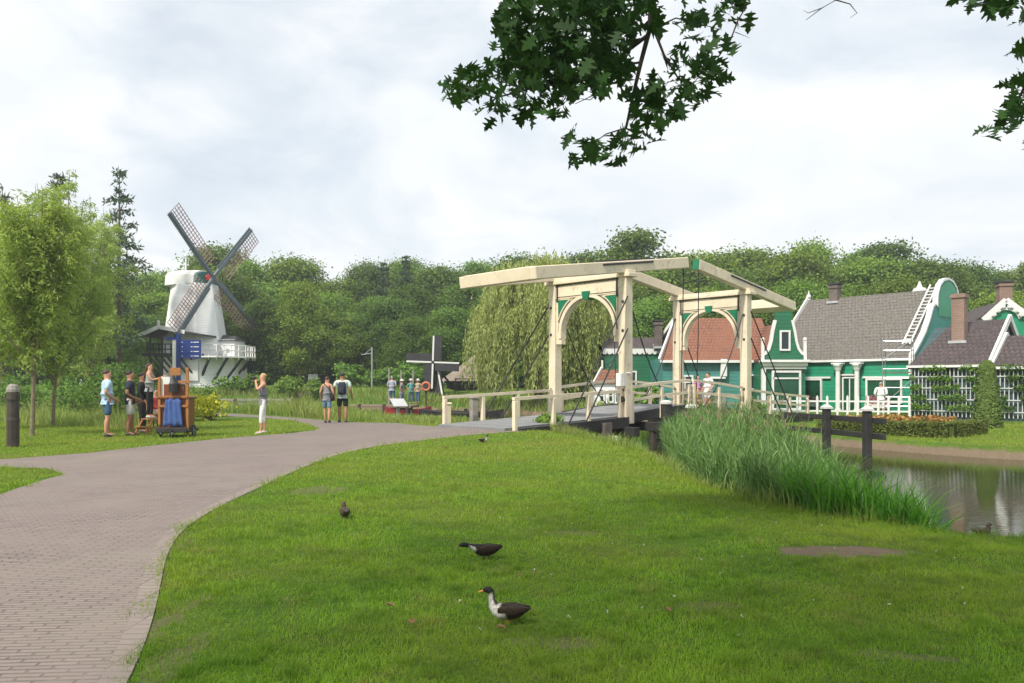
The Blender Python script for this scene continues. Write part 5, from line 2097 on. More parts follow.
mb.tube([(0, 0, -.3), (-.02, 0, .3), (-.1, .05, 2.0), (-.25, .2, 4.0), (-.6, .3, 6.5), (-1.2, .3, 9.0)], [.62, .46, .40, .34, .24, .10], 12)
mb.build('trunk', MT['bark_dark'], OAK, smooth=True)


def limb(pts, radii):
    mb = MB()
    mb.tube(pts, radii, 7)
    mb.build('limb', MT['bark_dark'], OAK, smooth=True)


A2 = lambda px, py, Y=6.8: LOC(at(px, py, Y))
fork = A2(655, -70, 6.4)
limb([(-.25, .2, 4.0), (-1.8, 2.6, 5.3), tuple(fork)], [.17, .11, .055])
limb([(-.3, .25, 4.3), (-.6, 3.5, 5.2), tuple(A2(1080, -40, 6.6))], [.13, .09, .04])
for e in ((-5.5, -2.5, 8.0), (-3.0, -4.5, 8.5), (-7.5, 2.0, 7.6), (2.0, -3.5, 8.2), (-3.5, 3.5, 7.4), (-9.0, -1.0, 8.0)):
    limb([(-.45, .25, 5.2), (e[0] * .5 - .2, e[1] * .5, e[2] * .5 + 3.2), e], [.15, .08, .03])
for pts, rr_ in (([(655, -70, 6.4), (652, -10, 6.7), (650, 28, 6.8), (641, 62, 6.8), (634, 92, 6.9), (626, 128, 6.9), (610, 146, 6.9)], .030), ([(651, 22, 6.8), (664, 55, 6.8), (678, 78, 6.8), (692, 84, 6.9)], .014),
                 ([(648, 35, 6.8), (622, 55, 6.9), (590, 74, 7.0), (540, 86, 7.0), (495, 98, 7.0), (462, 86, 7.0)], .018), ([(652, -20, 6.7), (600, 8, 6.8), (552, 26, 6.9), (515, 60, 7.0)], .024), ([(641, 62, 6.8), (622, 66, 6.8), (600, 92, 6.8), (575, 104, 6.9)], .011),
                 ([(634, 96, 6.9), (655, 108, 6.9), (672, 102, 6.9)], .009), ([(626, 128, 6.9), (606, 134, 6.9), (584, 150, 6.9)], .008), ([(655, -40, 6.5), (700, -20, 6.7), (748, 4, 6.8), (738, 20, 6.8), (729, 44, 6.8), (718, 48, 6.8), (705, 42, 6.8)], .012),
                 ([(740, 18, 6.8), (754, 26, 6.8), (748, 34, 6.8)], .005), ([(735, 32, 6.8), (750, 38, 6.8)], .004), ([(650, 30, 6.8), (676, 18, 6.8), (700, 24, 6.8), (722, 30, 6.8)], .008), ([(600, 92, 6.8), (590, 100, 6.8), (576, 98, 6.8)], .006),
                 ([(700, -30, 6.6), (790, -14, 6.8), (836, 0, 6.9), (822, 8, 6.9), (806, 20, 6.9)], .009), ([(836, 0, 6.9), (850, 4, 6.9), (857, 13, 6.9), (850, 18, 6.9)], .006), ([(822, 8, 6.9), (808, 13, 6.9), (803, 10, 6.9)], .004),
                 ([(1080, -40, 6.6), (1050, 30, 6.8), (1028, 80, 6.8), (1012, 112, 6.9), (994, 128, 6.9)], .022), ([(1070, -20, 6.7), (1020, -6, 6.8), (985, 4, 6.9)], .012), ([(1028, 80, 6.8), (1030, 120, 6.8), (1026, 148, 6.8)], .008)):
    limb([tuple(A2(*p)) for p in pts], [rr_ * (1 - .75 * i / (len(pts) - 1)) for i in range(len(pts))])
# ------------------------------------------------------------------ people
def skin_mesh(name, nodes, edges, mat, parent, sub=1):
    """nodes: {key: (xyz, r)}; the first node is the root"""
    keys = list(nodes)
    ix = {k: i for i, k in enumerate(keys)}
    me = bpy.data.meshes.new(name)
    me.from_pydata([nodes[k][0] for k in keys], [(ix[a], ix[b]) for a, b in edges], [])
    o = bpy.data.objects.new(name, me)
    COL.objects.link(o)
    o.modifiers.new('skin', 'SKIN')
    if sub:
        ss = o.modifiers.new('sub', 'SUBSURF')
        ss.levels = ss.render_levels = sub
    for i, k in enumerate(keys):
        r = nodes[k][1]
        o.data.skin_vertices[0].data[i].radius = r if isinstance(r, tuple) else (r, r)
        o.data.skin_vertices[0].data[i].use_root = i == 0
    dg = bpy.context.evaluated_depsgraph_get()
    m2 = bpy.data.meshes.new_from_object(o.evaluated_get(dg))
    m2.name = name
    bpy.data.objects.remove(o)
    bpy.data.meshes.remove(me)
    m2.materials.clear()
    m2.materials.append(mat)
    m2.polygons.foreach_set('use_smooth', [True] * len(m2.polygons))
    return link(bpy.data.objects.new(name, m2), parent)


def person(label, loc, rz, h=1.75, skin=SKIN, shirt=None, sleeve=1, bottom=None, blen='shorts', hair=None, hlen='short', arms=None, stride=0.0, shoes=SHOE, female=False, fingers=True, head_tilt=0, z=None, seat=False, group=None):
    """faces local -Y; arms: ((elbow, wrist) left x>0, (elbow, wrist) right x<0) in metres at 1.75 m height"""
    x, y = loc
    root = thing('person', label, 'person', (x, y, gz(x, y) if z is None else z), rz, group)
    root.scale = (h / 1.75 * (1.0 if female else 1.14), h / 1.75 * (1.0 if female else 1.14), h / 1.75)
    sw = .165 if female else .195
    hw = .095
    kn, an = {}, {}
    for s, e in ((1, 'l'), (-1, 'r')):
        st = stride * s
        if seat:
            kn[e] = (s * .11, -.42, .50)
            an[e] = (s * .10, -.44, .10)
        else:
            kn[e] = (s * .10, -st * .45 - .02, .50)
            an[e] = (s * .10, -st, .085 + max(0, -st) * .25)
    zo = -.42 if seat else 0
    up = lambda p: (p[0], p[1], p[2] + zo)
    arms = arms or (((.27, .03, 1.14), (.27, -.06, .90)), ((-.27, .03, 1.14), (-.27, -.06, .90)))
    J = {'pelvis': ((0, 0, .96), (.145, .105)), 'waist': ((0, .0, 1.10), (.135 if not female else .115, .10)), 'chest': ((0, .0, 1.29), (.155 if not female else .135, .108)),
         'collar': ((0, .005, 1.43), (.10, .075)), 'neck': ((0, .0, 1.50), .055), 'jaw': ((0, -.015, 1.565), (.070, .080)), 'skull': ((0, .0, 1.65), (.086, .102)), 'crown': ((0, .01, 1.715), (.060, .070)),
         'nose': ((0, -.105, 1.60), .012)}
    J = {k: (up(v[0]), v[1]) for k, v in J.items()}
    E = [('pelvis', 'waist'), ('waist', 'chest'), ('chest', 'collar'), ('collar', 'neck'), ('neck', 'jaw'), ('jaw', 'skull'), ('skull', 'crown'), ('jaw', 'nose')]
    for s, e, (el, wr) in ((1, 'l', arms[0]), (-1, 'r', arms[1])):
        el, wr = Vector(up(el)), Vector(up(wr))
        d = (wr - el).normalized()
        J['sh' + e] = (up((s * sw, 0, 1.415)), .058)
        J['el' + e] = (tuple(el), .040)
        J['wr' + e] = (tuple(wr), .027)
        J['pa' + e] = (tuple(wr + d * .07), (.036, .02))
        E += [('collar', 'sh' + e), ('sh' + e, 'el' + e), ('el' + e, 'wr' + e), ('wr' + e, 'pa' + e)]
        if fingers:
            sd = d.cross(Vector((1, 0, 0)) if abs(d.x) < .8 else Vector((0, 1, 0))).normalized()
            cu = d.cross(sd)
            for q in range(4):
                b0 = wr + d * .095 + sd * (q - 1.5) * .021
                ln = (.062, .075, .07, .052)[q]
                J[f'f{q}{e}'] = (tuple(b0 + d * ln * .5), .0085)
                J[f'g{q}{e}'] = (tuple(b0 + d * ln * .85 + cu * .02), .007)
                E += [('pa' + e, f'f{q}{e}'), (f'f{q}{e}', f'g{q}{e}')]
            J['t' + e] = (tuple(wr + d * .055 + sd * .045), .010)
            J['u' + e] = (tuple(wr + d * .085 + sd * .055 + cu * .012), .008)
            E += [('wr' + e, 't' + e), ('t' + e, 'u' + e)]
        J['hp' + e] = (up((s * hw, 0, .90)), .085)
        J['kn' + e] = (kn[e], .056)
        ca = tuple(Vector(kn[e]).lerp(Vector(an[e]), .35) + Vector((0, .015, 0)))
        J['ca' + e] = (ca, .056)
        J['an' + e] = (an[e], .036)
        J['to' + e] = ((an[e][0] + s * .02, an[e][1] - .15, an[e][2] - .05), .03)
        E += [('pelvis', 'hp' + e), ('hp' + e, 'kn' + e), ('kn' + e, 'ca' + e), ('ca' + e, 'an' + e), ('an' + e, 'to' + e)]
    skin_mesh('body', J, E, skin, root)
    # shirt
    g = lambda k, r: (J[k][0], r)
    Jt = {'pelvis': (up((0, 0, .985)), (.158, .118)), 'hem': (up((0, .0, .90)), (.152, .114)), 'waist': g('waist', (.155 if not female else .135, .118)), 'chest': g('chest', (.172 if not female else .15, .124)), 'collar': g('collar', (.115, .085))}
    Et = [('pelvis', 'hem'), ('pelvis', 'waist'), ('waist', 'chest'), ('chest', 'collar')]
    if sleeve:
        for e in 'lr':
            Jt['sh' + e] = g('sh' + e, .072)
            el = Vector(J['sh' + e][0]).lerp(Vector(J['el' + e][0]), .75)
            Jt['el' + e] = (tuple(el), .062)
            Et += [('collar', 'sh' + e), ('sh' + e, 'el' + e)]
            if sleeve == 2:
                Jt['el' + e] = (J['el' + e][0], .055)
                Jt['wr' + e] = (tuple(Vector(J['el' + e][0]).lerp(Vector(J['wr' + e][0]), .9)), .042)
                Et.append(('el' + e, 'wr' + e))
    else:
        for e in 'lr':
            Jt['sh' + e] = (tuple(Vector(J['collar'][0]).lerp(Vector(J['sh' + e][0]), .55)), .055)
            Et.append(('collar', 'sh' + e))
    skin_mesh('shirt', Jt, Et, shirt, root)
    # trousers / shorts / skirt
    k_end = {'shorts': .92, 'capri': 1.55, 'long': 1.97, 'mini': .5}[blen]
    Jb = {'pelvis': (up((0, 0, .97)), (.140, .104)), 'top': (up((0, 0, 1.03)), (.118, .088)), 'seat': (up((0, .01, .90)), (.15, .118))}
    Eb = [('pelvis', 'top'), ('pelvis', 'seat')]
    for s, e in ((1, 'l'), (-1, 'r')):
        Jb['hp' + e] = (up((s * hw, .0, .84)) if not seat else (s * hw, -.12, .50), .096)
        K, A_ = Vector(J['kn' + e][0]), Vector(J['an' + e][0])
        Eb.append(('seat', 'hp' + e))
        if k_end <= 1:
            p = Vector(J['hp' + e][0]).lerp(K, k_end)
            Jb['kn' + e] = (tuple(p), .082)
            Eb.append(('hp' + e, 'kn' + e))
        else:
            Jb['kn' + e] = (tuple(K), .068)
            Jb['an' + e] = (tuple(K.lerp(A_, k_end - 1)), .058 if blen == 'capri' else .052)
            Eb += [('hp' + e, 'kn' + e), ('kn' + e, 'an' + e)]
    skin_mesh('trousers', Jb, Eb, bottom, root)
    for s, e in ((1, 'l'), (-1, 'r')):
        a = Vector(J['an' + e][0])
        mb = MB()
        c = a + Vector((s * .01, -.045, -.045))
        mb.loft([[c + Vector((w * math.cos(t), yy + w * .3 * math.sin(t), zz)) for t in np.linspace(0, 2 * PI, 9)[:-1]] for w, yy, zz in ((.001, 0, -.04), (.05, 0, -.04), (.052, 0, 0), (.04, .02, .03), (.03, .035, .045))]) if False else \
            mb.loft([[c + Vector((w * math.cos(t), yy, hh * (math.sin(t) * .5 + .5) - .04)) for t in np.linspace(0, 2 * PI, 9)[:-1]] for w, yy, hh in ((.025, .09, .06), (.042, .06, .10), (.042, .0, .085), (.046, -.06, .06), (.03, -.115, .035))])
        mb.build('shoe', shoes, root, smooth=True)
        if fingers:
            mb = MB()
            mb.ball(up((s * .032, -.092, 1.628)), .011, 6, 4)
            mb.build('eye', EYE, root)
    hc = Vector(up((0, .012, 1.662)))
    mb = MB()
    vs = []
    n, m_ = 12, 7
    for i in range(m_ + 1):
        th = PI * .62 * i / m_
        for k in range(n):
            a = 2 * PI * k / n
            front = max(0, -math.sin(a))
            lim = th * (1 - .38 * front) if hlen != 'bald' else th * .5
            vs.append(hc + Vector((.080 * math.sin(lim) * math.cos(a) * (1 - .10 * (i / m_) ** 3), .094 * math.sin(lim) * math.sin(a) * (1 - .10 * (i / m_) ** 3), .084 * math.cos(lim))))
    mb.add(vs, [(i * n + k, i * n + (k + 1) % n, (i + 1) * n + (k + 1) % n, (i + 1) * n + k) for i in range(m_) for k in range(n)] + [tuple(range(n))])
    if hlen == 'long':
        mb.loft([[hc + Vector((w * math.cos(a), .055 + dy + .045 * math.sin(a), zz)) for a in np.linspace(0, 2 * PI, 11)[:-1]] for w, dy, zz in ((.075, 0, .02), (.095, .01, -.08), (.10, .03, -.2), (.085, .05, -.32), (.03, .05, -.40))])
    mb.build('hair', hair, root, smooth=True)
    return root


def px2(px, py, z=0.0):
    """ground point under a pixel, with the ground's own height"""
    x, y = gnd(px, py, z)
    for _ in range(3):
        x, y = gnd(px, py, gz(x, y))
    return x, y


away = PI
hang = (((.25, .04, 1.14), (.27, -.10, .92)), ((-.25, .04, 1.14), (-.27, -.10, .92)))
front = (((.25, .06, 1.14), (.19, -.10, .96)), ((-.25, .07, 1.14), (-.15, -.12, 1.00)))
x, y = px2(107, 437)
person('man in pale blue checked shirt and denim shorts at the back of the queue', (x, y), 2.2, 1.78, SKIN, CL['blueshirt'], 1, CL['denim'], 'shorts', HAIR['brown'], 'short', front, .04, SHOE)
x, y = px2(130, 436)
person('man in black t-shirt and pale grey shorts waiting behind the stool', (x, y), 2.0, 1.76, SKIN2, CL['navy'], 1, CL['paleshort'], 'shorts', HAIR['dark'], 'short', front, .05, SHOE)
x, y = px2(142, 433)
person('person in black clothes standing close behind the girl on the stool', (x, y), 1.9, 1.72, SKIN2, CL['black'], 2, CL['black'], 'long', HAIR['dark'], 'short', hang, .03, SHOE)
x, y = px2(148.5, 434)
stool_xy = (x, y)
person('girl in grey top and black trousers standing on the step stool with one arm raised', (x, y + .06), 1.75, 1.55, SKIN, CL['greytank'], 0, CL['black'], 'long', HAIR['brown'], 'long',
       (((.20, -.12, 1.22), (.16, -.36, 1.30)), ((-.20, -.10, 1.20), (-.12, -.36, 1.26))), .03, SHOE_W, True, z=.435)
x, y = px2(156, 428)
person('person with bare legs and white trainers sitting behind the wooden cart', (x, y), 1.0, 1.65, SKIN, CL['red'], 1, CL['paleshort'], 'mini', HAIR['dark'], 'short', front, 0, SHOE_W, True, seat=True)
r = thing('folding_seat', 'low seat behind the wooden cart under the seated person', 'seat', (x, y, gz(x, y)), 1.0)
mb = MB()
mb.box((0, .03, .40), (.36, .34, .04))
mb.build('seat', MT['wood'], r)
for sx_, sy_ in ((-1, -1), (1, -1), (1, 1), (-1, 1)):
    mb = MB()
    mb.bar((sx_ * .15, .03 + sy_ * .13, 0), (sx_ * .13, .03 + sy_ * .11, .38), .03, .03, (1, 0, 0))
    mb.build('leg', MT['iron'], r)
x, y = px2(263, 434)
W1 = person('woman in grey and navy top and white trousers holding a camera to her face', (x, y), -1.25, 1.70, SKIN, CL['greytop'], 0, CL['whitetrouser'], 'capri', HAIR['blond'], 'short',
            (((.24, -.16, 1.26), (.06, -.20, 1.52)), ((-.24, -.16, 1.26), (-.06, -.22, 1.50))), .06, SHOE_W, True)
r = thing('camera', 'black camera held up by the woman in white trousers', 'camera', W1.location, -1.25)
mb = MB()
mb.box((0, -.21, 1.555), (.13, .06, .09))
mb.build('camera_body', MT['iron'], r, bevel=.008)
mb = MB()
mb.tube([(0, -.235, 1.555), (0, -.33, 1.555)], .035, 10)
mb.build('lens', MT['iron'], r)
x, y = px2(327, 423)
W2 = person('woman in dark grey vest and denim shorts walking away with a shoulder bag', (x, y), away - .1, 1.66, SKIN, CL['greytop'], 0, CL['lightdenim'], 'shorts', HAIR['brown'], 'short', hang, .10, SHOE, True)
r = thing('shoulder_bag', 'dark shoulder bag hanging at the hip of the woman in denim shorts', 'bag', W2.location, away - .1)
mb = MB()
mb.loft([[(-.20 + dx, .02 + w * math.cos(a), .86 + z_ + .0 * math.sin(a)) if False else (-.22 + .05 * math.cos(a) * k, .02 + .13 * math.sin(a) * k, .78 + z_) for a in np.linspace(0, 2 * PI, 9)[:-1]] for k, z_, dx, w in ((.7, 0, 0, 0), (1, .06, 0, 0), (1, .18, 0, 0), (.8, .24, 0, 0))])
mb.build('bag_body', MT['black_cloth'], r, smooth=True)
mb = MB()
mb.tube([(-.22, -.02, 1.0), (-.10, .13, 1.25), (.10, .11, 1.42), (.12, -.02, 1.45), (.0, -.14, 1.3), (-.20, -.10, 1.0)], .012, 5)
mb.build('strap', MT['black_cloth'], r)
x, y = px2(342.5, 422.5)
M3 = person('man in light green t-shirt and black shorts walking away with a backpack', (x, y), away + .1, 1.80, SKIN2, CL['lightgreen'], 1, CL['black'], 'shorts', HAIR['dark'], 'short', hang, .08, SHOE)
r = thing('backpack', 'navy backpack on the back of the man in light green', 'backpack', M3.location, away + .1)
mb = MB()
mb.loft([[(.155 * k * math.cos(a), .19 + .085 * k * math.sin(a), 1.0 + z_) for a in np.linspace(0, 2 * PI, 13)[:-1]] for k, z_ in ((.75, 0), (1, .05), (1.02, .22), (.95, .38), (.6, .46))])
mb.build('pack_body', CL['navy'], r, smooth=True)
mb = MB()
mb.loft([[(.11 * k * math.cos(a), .265 + .05 * k * math.sin(a), 1.05 + z_) for a in np.linspace(0, 2 * PI, 9)[:-1]] for k, z_ in ((.8, 0), (1, .04), (1, .16), (.7, .2))])
mb.build('front_pocket', CL['navy'], r, smooth=True)
for s in (-1, 1):
    mb = MB()
    mb.tube([(s * .09, .12, 1.44), (s * .11, -.02, 1.53), (s * .11, -.14, 1.35), (s * .12, .08, 1.1)], .016, 5)
    mb.build('strap', CL['navy'], r)
# on the far end of the bridge
zb = lambda t: deck_z(t)
bp = lambda t, yy: (2.5 + .722 * t - .692 * yy, 26 + .692 * t + .722 * yy)
x, y = bp(8.0, 1.05)
person('child in pink top standing on the far end of the bridge', bp(7.75, .95), .3, 1.42, SKIN, CL['pink'], 1, CL['lightdenim'], 'shorts', HAIR['brown'], 'long', hang, .02, SHOE, True, z=zb(7.75))
person('person in white t-shirt bending over beside the child on the bridge', bp(7.55, .35), -1.0, 1.50, SKIN, CL['whitetee'], 1, CL['paleshort'], 'shorts', HAIR['dark'], 'short', front, .03, SHOE, z=zb(7.55))
x, y = bp(7.3, .75)
r = thing('yellow_bag', 'yellow bag standing on the bridge deck between the child and the white t-shirt', 'bag', (x, y, zb(7.3)))
mb = MB()
mb.loft([[(.13 * k * math.cos(a), .09 * k * math.sin(a), z_) for a in np.linspace(0, 2 * PI, 9)[:-1]] for k, z_ in ((.8, .45), (1, .5), (1, .75), (.6, .84))])
mb.tube([(0, 0, .0), (0, 0, .47)], .02, 5)
mb.build('bag_body', paint('yellow_cloth', (.7, .42, .03), .8), r, smooth=True)
# gardener in white behind the picket fence
p = at(881, 383, 37.6)
person('painter in white overalls and cap behind the picket fence', (p.x, p.y), 2.6, 1.62, SKIN, CL['whitetee'], 2, CL['whitetrouser'], 'long', HAIR['grey'], 'short', front, .03, SHOE_W)
# visitors at the boats across the water
gr = 'visitors standing at the far boat landing'
for px, Y, sh, lab, rz, h in ((392, 52, 'greyblue', 'man in grey blue shirt standing at the landing with his back turned', 3.0, 1.8), (402, 48, 'greytop', 'person in grey top and pale hat bending by the red boat', 1.5, 1.55),
                              (411, 53, 'teal', 'person in teal top and pale hat at the landing rail', .5, 1.6), (418, 54, 'khaki', 'person in khaki top and pale hat nearest the orange ring', -.4, 1.6)):
    x = (px - 512) / F * Y
    o = person(lab, (x, Y), rz, h, SKIN, CL[sh], 1, CL['denim'], 'long', HAIR['grey'], 'short', front, .03, SHOE, fingers=False, z=.05, group=None)
    if 'hat' in lab:
        mb = MB()
        mb.lathe([(.17, 1.70), (.17, 1.715), (.09, 1.73), (.085, 1.80), (.03, 1.82)], 10)
        mb.build('hat', MT['hat'], o)

# ------------------------------------------------------------------ ducks
def duck(label, px, py, rz, pose, scale=1.0, scheme='pied'):
    x, y = px2(px, py)
    root = thing('duck', label, 'duck', (x, y, gz(x, y) - .03), rz)
    root.scale = (scale,) * 3
    # spine towards +x: (x, z, half width, half height)
    body = [(-.185, .175, .006, .005), (-.165, .170, .030, .012), (-.125, .158, .050, .030), (-.075, .145, .066, .052), (-.01, .135, .074, .064), (.055, .140, .068, .064), (.095, .155, .052, .056)]
    if pose == 'up':
        neck = [(.120, .185, .036, .040), (.132, .225, .025, .027), (.135, .262, .022, .024), (.140, .290, .026, .028), (.158, .306, .028, .028), (.182, .304, .024, .023), (.202, .297, .014, .013)]
    elif pose == 'low':
        neck = [(.125, .172, .038, .038), (.160, .185, .026, .026), (.195, .194, .022, .022), (.225, .202, .027, .027), (.252, .204, .028, .027), (.276, .199, .022, .021), (.293, .192, .012, .012)]
    else:   # head drawn in
        neck = [(.112, .185, .040, .040), (.108, .215, .032, .030), (.112, .238, .030, .028), (.128, .250, .029, .026), (.15, .246, .024, .022), (.168, .240, .013, .012)]
    sp = body + neck
    n = 14
    rings, tlist = [], []
    for i, (sx_, sz_, w, hh) in enumerate(sp):
        a, b_ = sp[max(0, i - 1)], sp[min(len(sp) - 1, i + 1)]
        t = Vector((b_[0] - a[0], 0, b_[1] - a[1])).normalized()
        u = Vector((-t.z, 0, t.x))
        rings.append([Vector((sx_, 0, sz_)) + Vector((0, 1, 0)) * (w * math.cos(k * 2 * PI / n)) + u * (hh * math.sin(k * 2 * PI / n)) for k in range(n)])
    mb = MB()
    mb.loft(rings)
    o = mb.build('body', FEATHER, root, smooth=True)
    at_ = o.data.attributes.new('plumage', 'FLOAT_COLOR', 'POINT')
    nb = len(body)
    cols = []
    for i in range(len(sp)):
        for k in range(n):
            s = math.sin(k * 2 * PI / n)
            q = rings[i][k]
            if scheme == 'brown':
                c = (.075, .055, .042) if i < nb else (.085, .062, .045)
                if i < nb and s < -.4:
                    c = (.13, .10, .075)
            else:
                back = (.022, .015, .011)
                c = back
                if i < nb:
                    if s < -.55:
                        c = (.07, .055, .042)
                    if pose == 'up' and i >= nb - 2 and (s < .25 or i == nb - 1):
                        c = (.62, .60, .55)
                    if i <= 1:
                        c = (.03, .025, .022)
                else:
                    j = i - nb
                    if pose == 'up':
                        c = (.62, .60, .56) if j <= 2 else (.02, .022, .02)
                        if j <= 2 and s > .55:
                            c = (.06, .05, .045)
                    else:
                        c = (.55, .53, .50) if (j <= 1 and s < .1) else (.02, .022, .02)
            cols += [*c, 1]
    at_.data.foreach_set('color', cols)
    hx, hz2 = sp[-1][0], sp[-1][1]
    mb = MB()
    dn = -.012 if pose != 'low' else -.016
    mb.loft([[Vector((hx + dx, w * math.cos(t), hz2 + dz + h_ * math.sin(t))) for t in np.linspace(0, 2 * PI, 9)[:-1]] for dx, dz, w, h_ in ((-.008, 0, .013, .012), (.014, -.006, .011, .007), (.034, dn, .013, .004), (.046, dn - .003, .008, .003))])
    mb.build('bill', BILL if pose == 'up' else BILL_D, root, smooth=True)
    hi = len(sp) - 3
    for s in (-1, 1):
        mb = MB()
        mb.ball((sp[hi][0] + .004, s * sp[hi][2] * .93, sp[hi][1] + .006), .005, 6, 4)
        mb.build('eye', EYE, root)
        # wing folded along the side
        mb = MB()
        wr_ = []
        for f, wx, wz, wt, wh in ((0, .07, .158, .012, .020), (.25, .03, .158, .020, .040), (.5, -.04, .160, .022, .044), (.75, -.11, .165, .016, .030), (1, -.175, .180, .004, .008)):
            yb = s * (.060 - .028 * f ** 1.5)
            wr_.append([Vector((wx, yb + s * wt * math.cos(t) * .8, wz + wh * math.sin(t))) for t in np.linspace(0, 2 * PI, 11)[:-1]])
        mb.loft(wr_)
        wo = mb.build('wing', FEATHER, root, smooth=True)
        aw = wo.data.attributes.new('plumage', 'FLOAT_COLOR', 'POINT')
        wc = []
        for i in range(5):
            for t in range(10):
                c = (.036, .024, .017) if scheme != 'brown' else (.085, .062, .045)
                if scheme == 'pied' and t in (7, 8) and i >= 2:
                    c = (.20, .18, .155)
                wc += [*c, 1]
        aw.data.foreach_set('color', wc)
        lx = -.005 + s * (.02 if pose == 'low' else .006)
        mb = MB()
        mb.tube([(lx, s * .032, .095), (lx - .008, s * .034, .05), (lx, s * .035, .008)], [.012, .007, .006], 6)
        lg = mb.build('leg', BILL if pose == 'up' else BILL_D, root)
        mb = MB()
        mb.add([(lx - .008, s * .035, .008), (lx + .05, s * .035 - .022, .003), (lx + .056, s * .035, .005), (lx + .05, s * .035 + .022, .003), (lx - .008, s * .035, .001), (lx + .02, s * .035, .009)], [(0, 1, 5), (5, 1, 2), (5, 2, 3), (0, 5, 3), (4, 3, 2, 1), (0, 4, 1), (0, 3, 4)])
        mb.build('webbed_foot', BILL if pose == 'up' else BILL_D, lg)
    return root


duck('black and brown duck with white breast and orange bill standing nearest the viewer', 508, 624, PI - .22, 'up', .74)
duck('dark duck walking with its neck stretched low and white throat', 486, 559, PI + .1, 'low', .74)
duck('brown duck resting with its head drawn in near the path', 345, 519, PI / 2 + .35, 'in', .74, 'brown')
duck('small dark duck with white breast at the edge of the path by the bridge', 483, 443, .35, 'up', .66)
r = duck('dark duck at the water edge by the iris leaves', 975, 545, .2, 'in', .8, 'brown')
x, y = gnd(982, 537, -.45)
r.location = (x, y, -.50)

# ------------------------------------------------------------------ things by the path
x, y = px2(13, 447)
r = thing('mooring_post', 'weathered black timber post with worn grey top by the path', 'post', (x, y, 0), .3)
mb = MB()
mb.lathe([(.125, -.2), (.125, .55), (.132, .6), (.12, .66), (.12, 1.0), (.135, 1.06), (.125, 1.22)], 10)
mb.build('shaft', MT['wood_dark'], r)
mb = MB()
mb.lathe([(.125, 1.22), (.128, 1.28), (.10, 1.36), (.05, 1.40)], 10, sx=1.05)
mb.build('worn_top', MT['wood_grey'], r)
# step stool
r = thing('step_stool', 'small varnished pine step stool under the girl', 'stool', (stool_xy[0], stool_xy[1], 0), -.4)
mb = MB()
mb.box((0, .08, .42), (.42, .28, .03))
mb.build('top_step', MT['orangewood'], r)
mb = MB()
mb.box((0, -.18, .21), (.38, .18, .03))
mb.build('lower_step', MT['orangewood'], r)
for s in (-1, 1):
    mb = MB()
    mb.bar((s * .20, -.28, 0), (s * .19, -.02, .40), .04, .04, (1, 0, 0))
    mb.bar((s * .20, .28, 0), (s * .19, .17, .40), .04, .04, (1, 0, 0))
    mb.bar((s * .20, -.25, .19), (s * .20, .22, .19), .03, .04)
    mb.build('side_frame', MT['orangewood'], r)
# wooden cart
x, y = px2(175, 437)
CT = thing('street_organ_cart', 'tall brown wooden cart on wheels with blue cloth hanging at its back', 'cart', (x, y, 0), .12)
mb = MB()
mb.box((0, .25, .16), (.82, .95, .07))
mb.box((0, -.26, .20), (.76, .10, .12))
mb.build('chassis', MT['tar'], CT, bevel=.01)
mb = MB()
mb.box((-.02, .28, .62), (.70, .72, .80))
mb.build('case', MT['brownwood'], CT, bevel=.02)
mb = MB()
mb.box((-.02, .26, 1.03), (.80, .82, .05))
mb.box((.0, -.04, 1.22), (.52, .10, .34))
mb.build('upper_case', MT['brownwood'], CT, bevel=.01)
for x_ in (-.36, .34):
    mb = MB()
    mb.box((x_, -.10, .95), (.07, .06, 1.25 if x_ < 0 else 1.75))
    mb.build('corner_post', MT['orangewood'], CT, bevel=.008)
mb = MB()
mb.box((-.22, -.05, 1.33), (.22, .05, .50))
mb.build('music_board', MT['white'], CT)
mb = MB()
for z_ in (1.06, .82):
    mb.box((-.01, -.13, z_), (.72, .04, .06))
mb.box((.25, -.12, 1.45), (.30, .05, .07))
mb.box((.03, -.06, 1.72), (.26, .06, .20))
mb.build('trim_bar', MT['orangewood'], CT)
mb = MB()
mb.lathe([(.12, 1.18), (.12, 1.4), (.06, 1.5), (.03, 1.62)], 10, (.02, -.18, 0))
mb.build('brass_horn', MT['iron'], CT)
mb = MB()
rr = []
for i, z_ in enumerate(np.linspace(.30, 1.0, 8)):
    row = []
    for j, xx in enumerate(np.linspace(-.24, .26, 12)):
        row.append(Vector((xx * (.72 + .28 * (1 - i / 7)), -.20 - .028 * math.sin(j * 1.9 + i * .3) - .03 * (1 - i / 7), z_ - .03 * math.sin(j * 1.3))))
    rr.append(row + [v + Vector((0, .035, 0)) for v in row[::-1]])
mb.loft(rr)
mb.build('hanging_cloth', MT['bluecloth'], CT, smooth=True)
for wx, wy, wr in ((-.42, .2, .16), (.42, .2, .16), (0, -.30, .11)):
    mb = MB()
    nn = 18
    mb.tube([(wx + wr * .93 * math.cos(a) * 0, wy + wr * .9 * math.cos(a), wr + wr * .9 * math.sin(a)) for a in np.linspace(0, 2 * PI, nn + 1)], .022, 6, False)
    wl = mb.build('wheel', MT['iron'], CT)
    mb = MB()
    for k in range(6):
        a = k * PI / 3
        mb.tube([(wx, wy, wr), (wx, wy + wr * .85 * math.cos(a), wr + wr * .85 * math.sin(a))], .010, 4)
    mb.tube([(wx - .04, wy, wr), (wx + .04, wy, wr)], .03, 8)
    mb.build('spokes', MT['metal_grey'], wl)
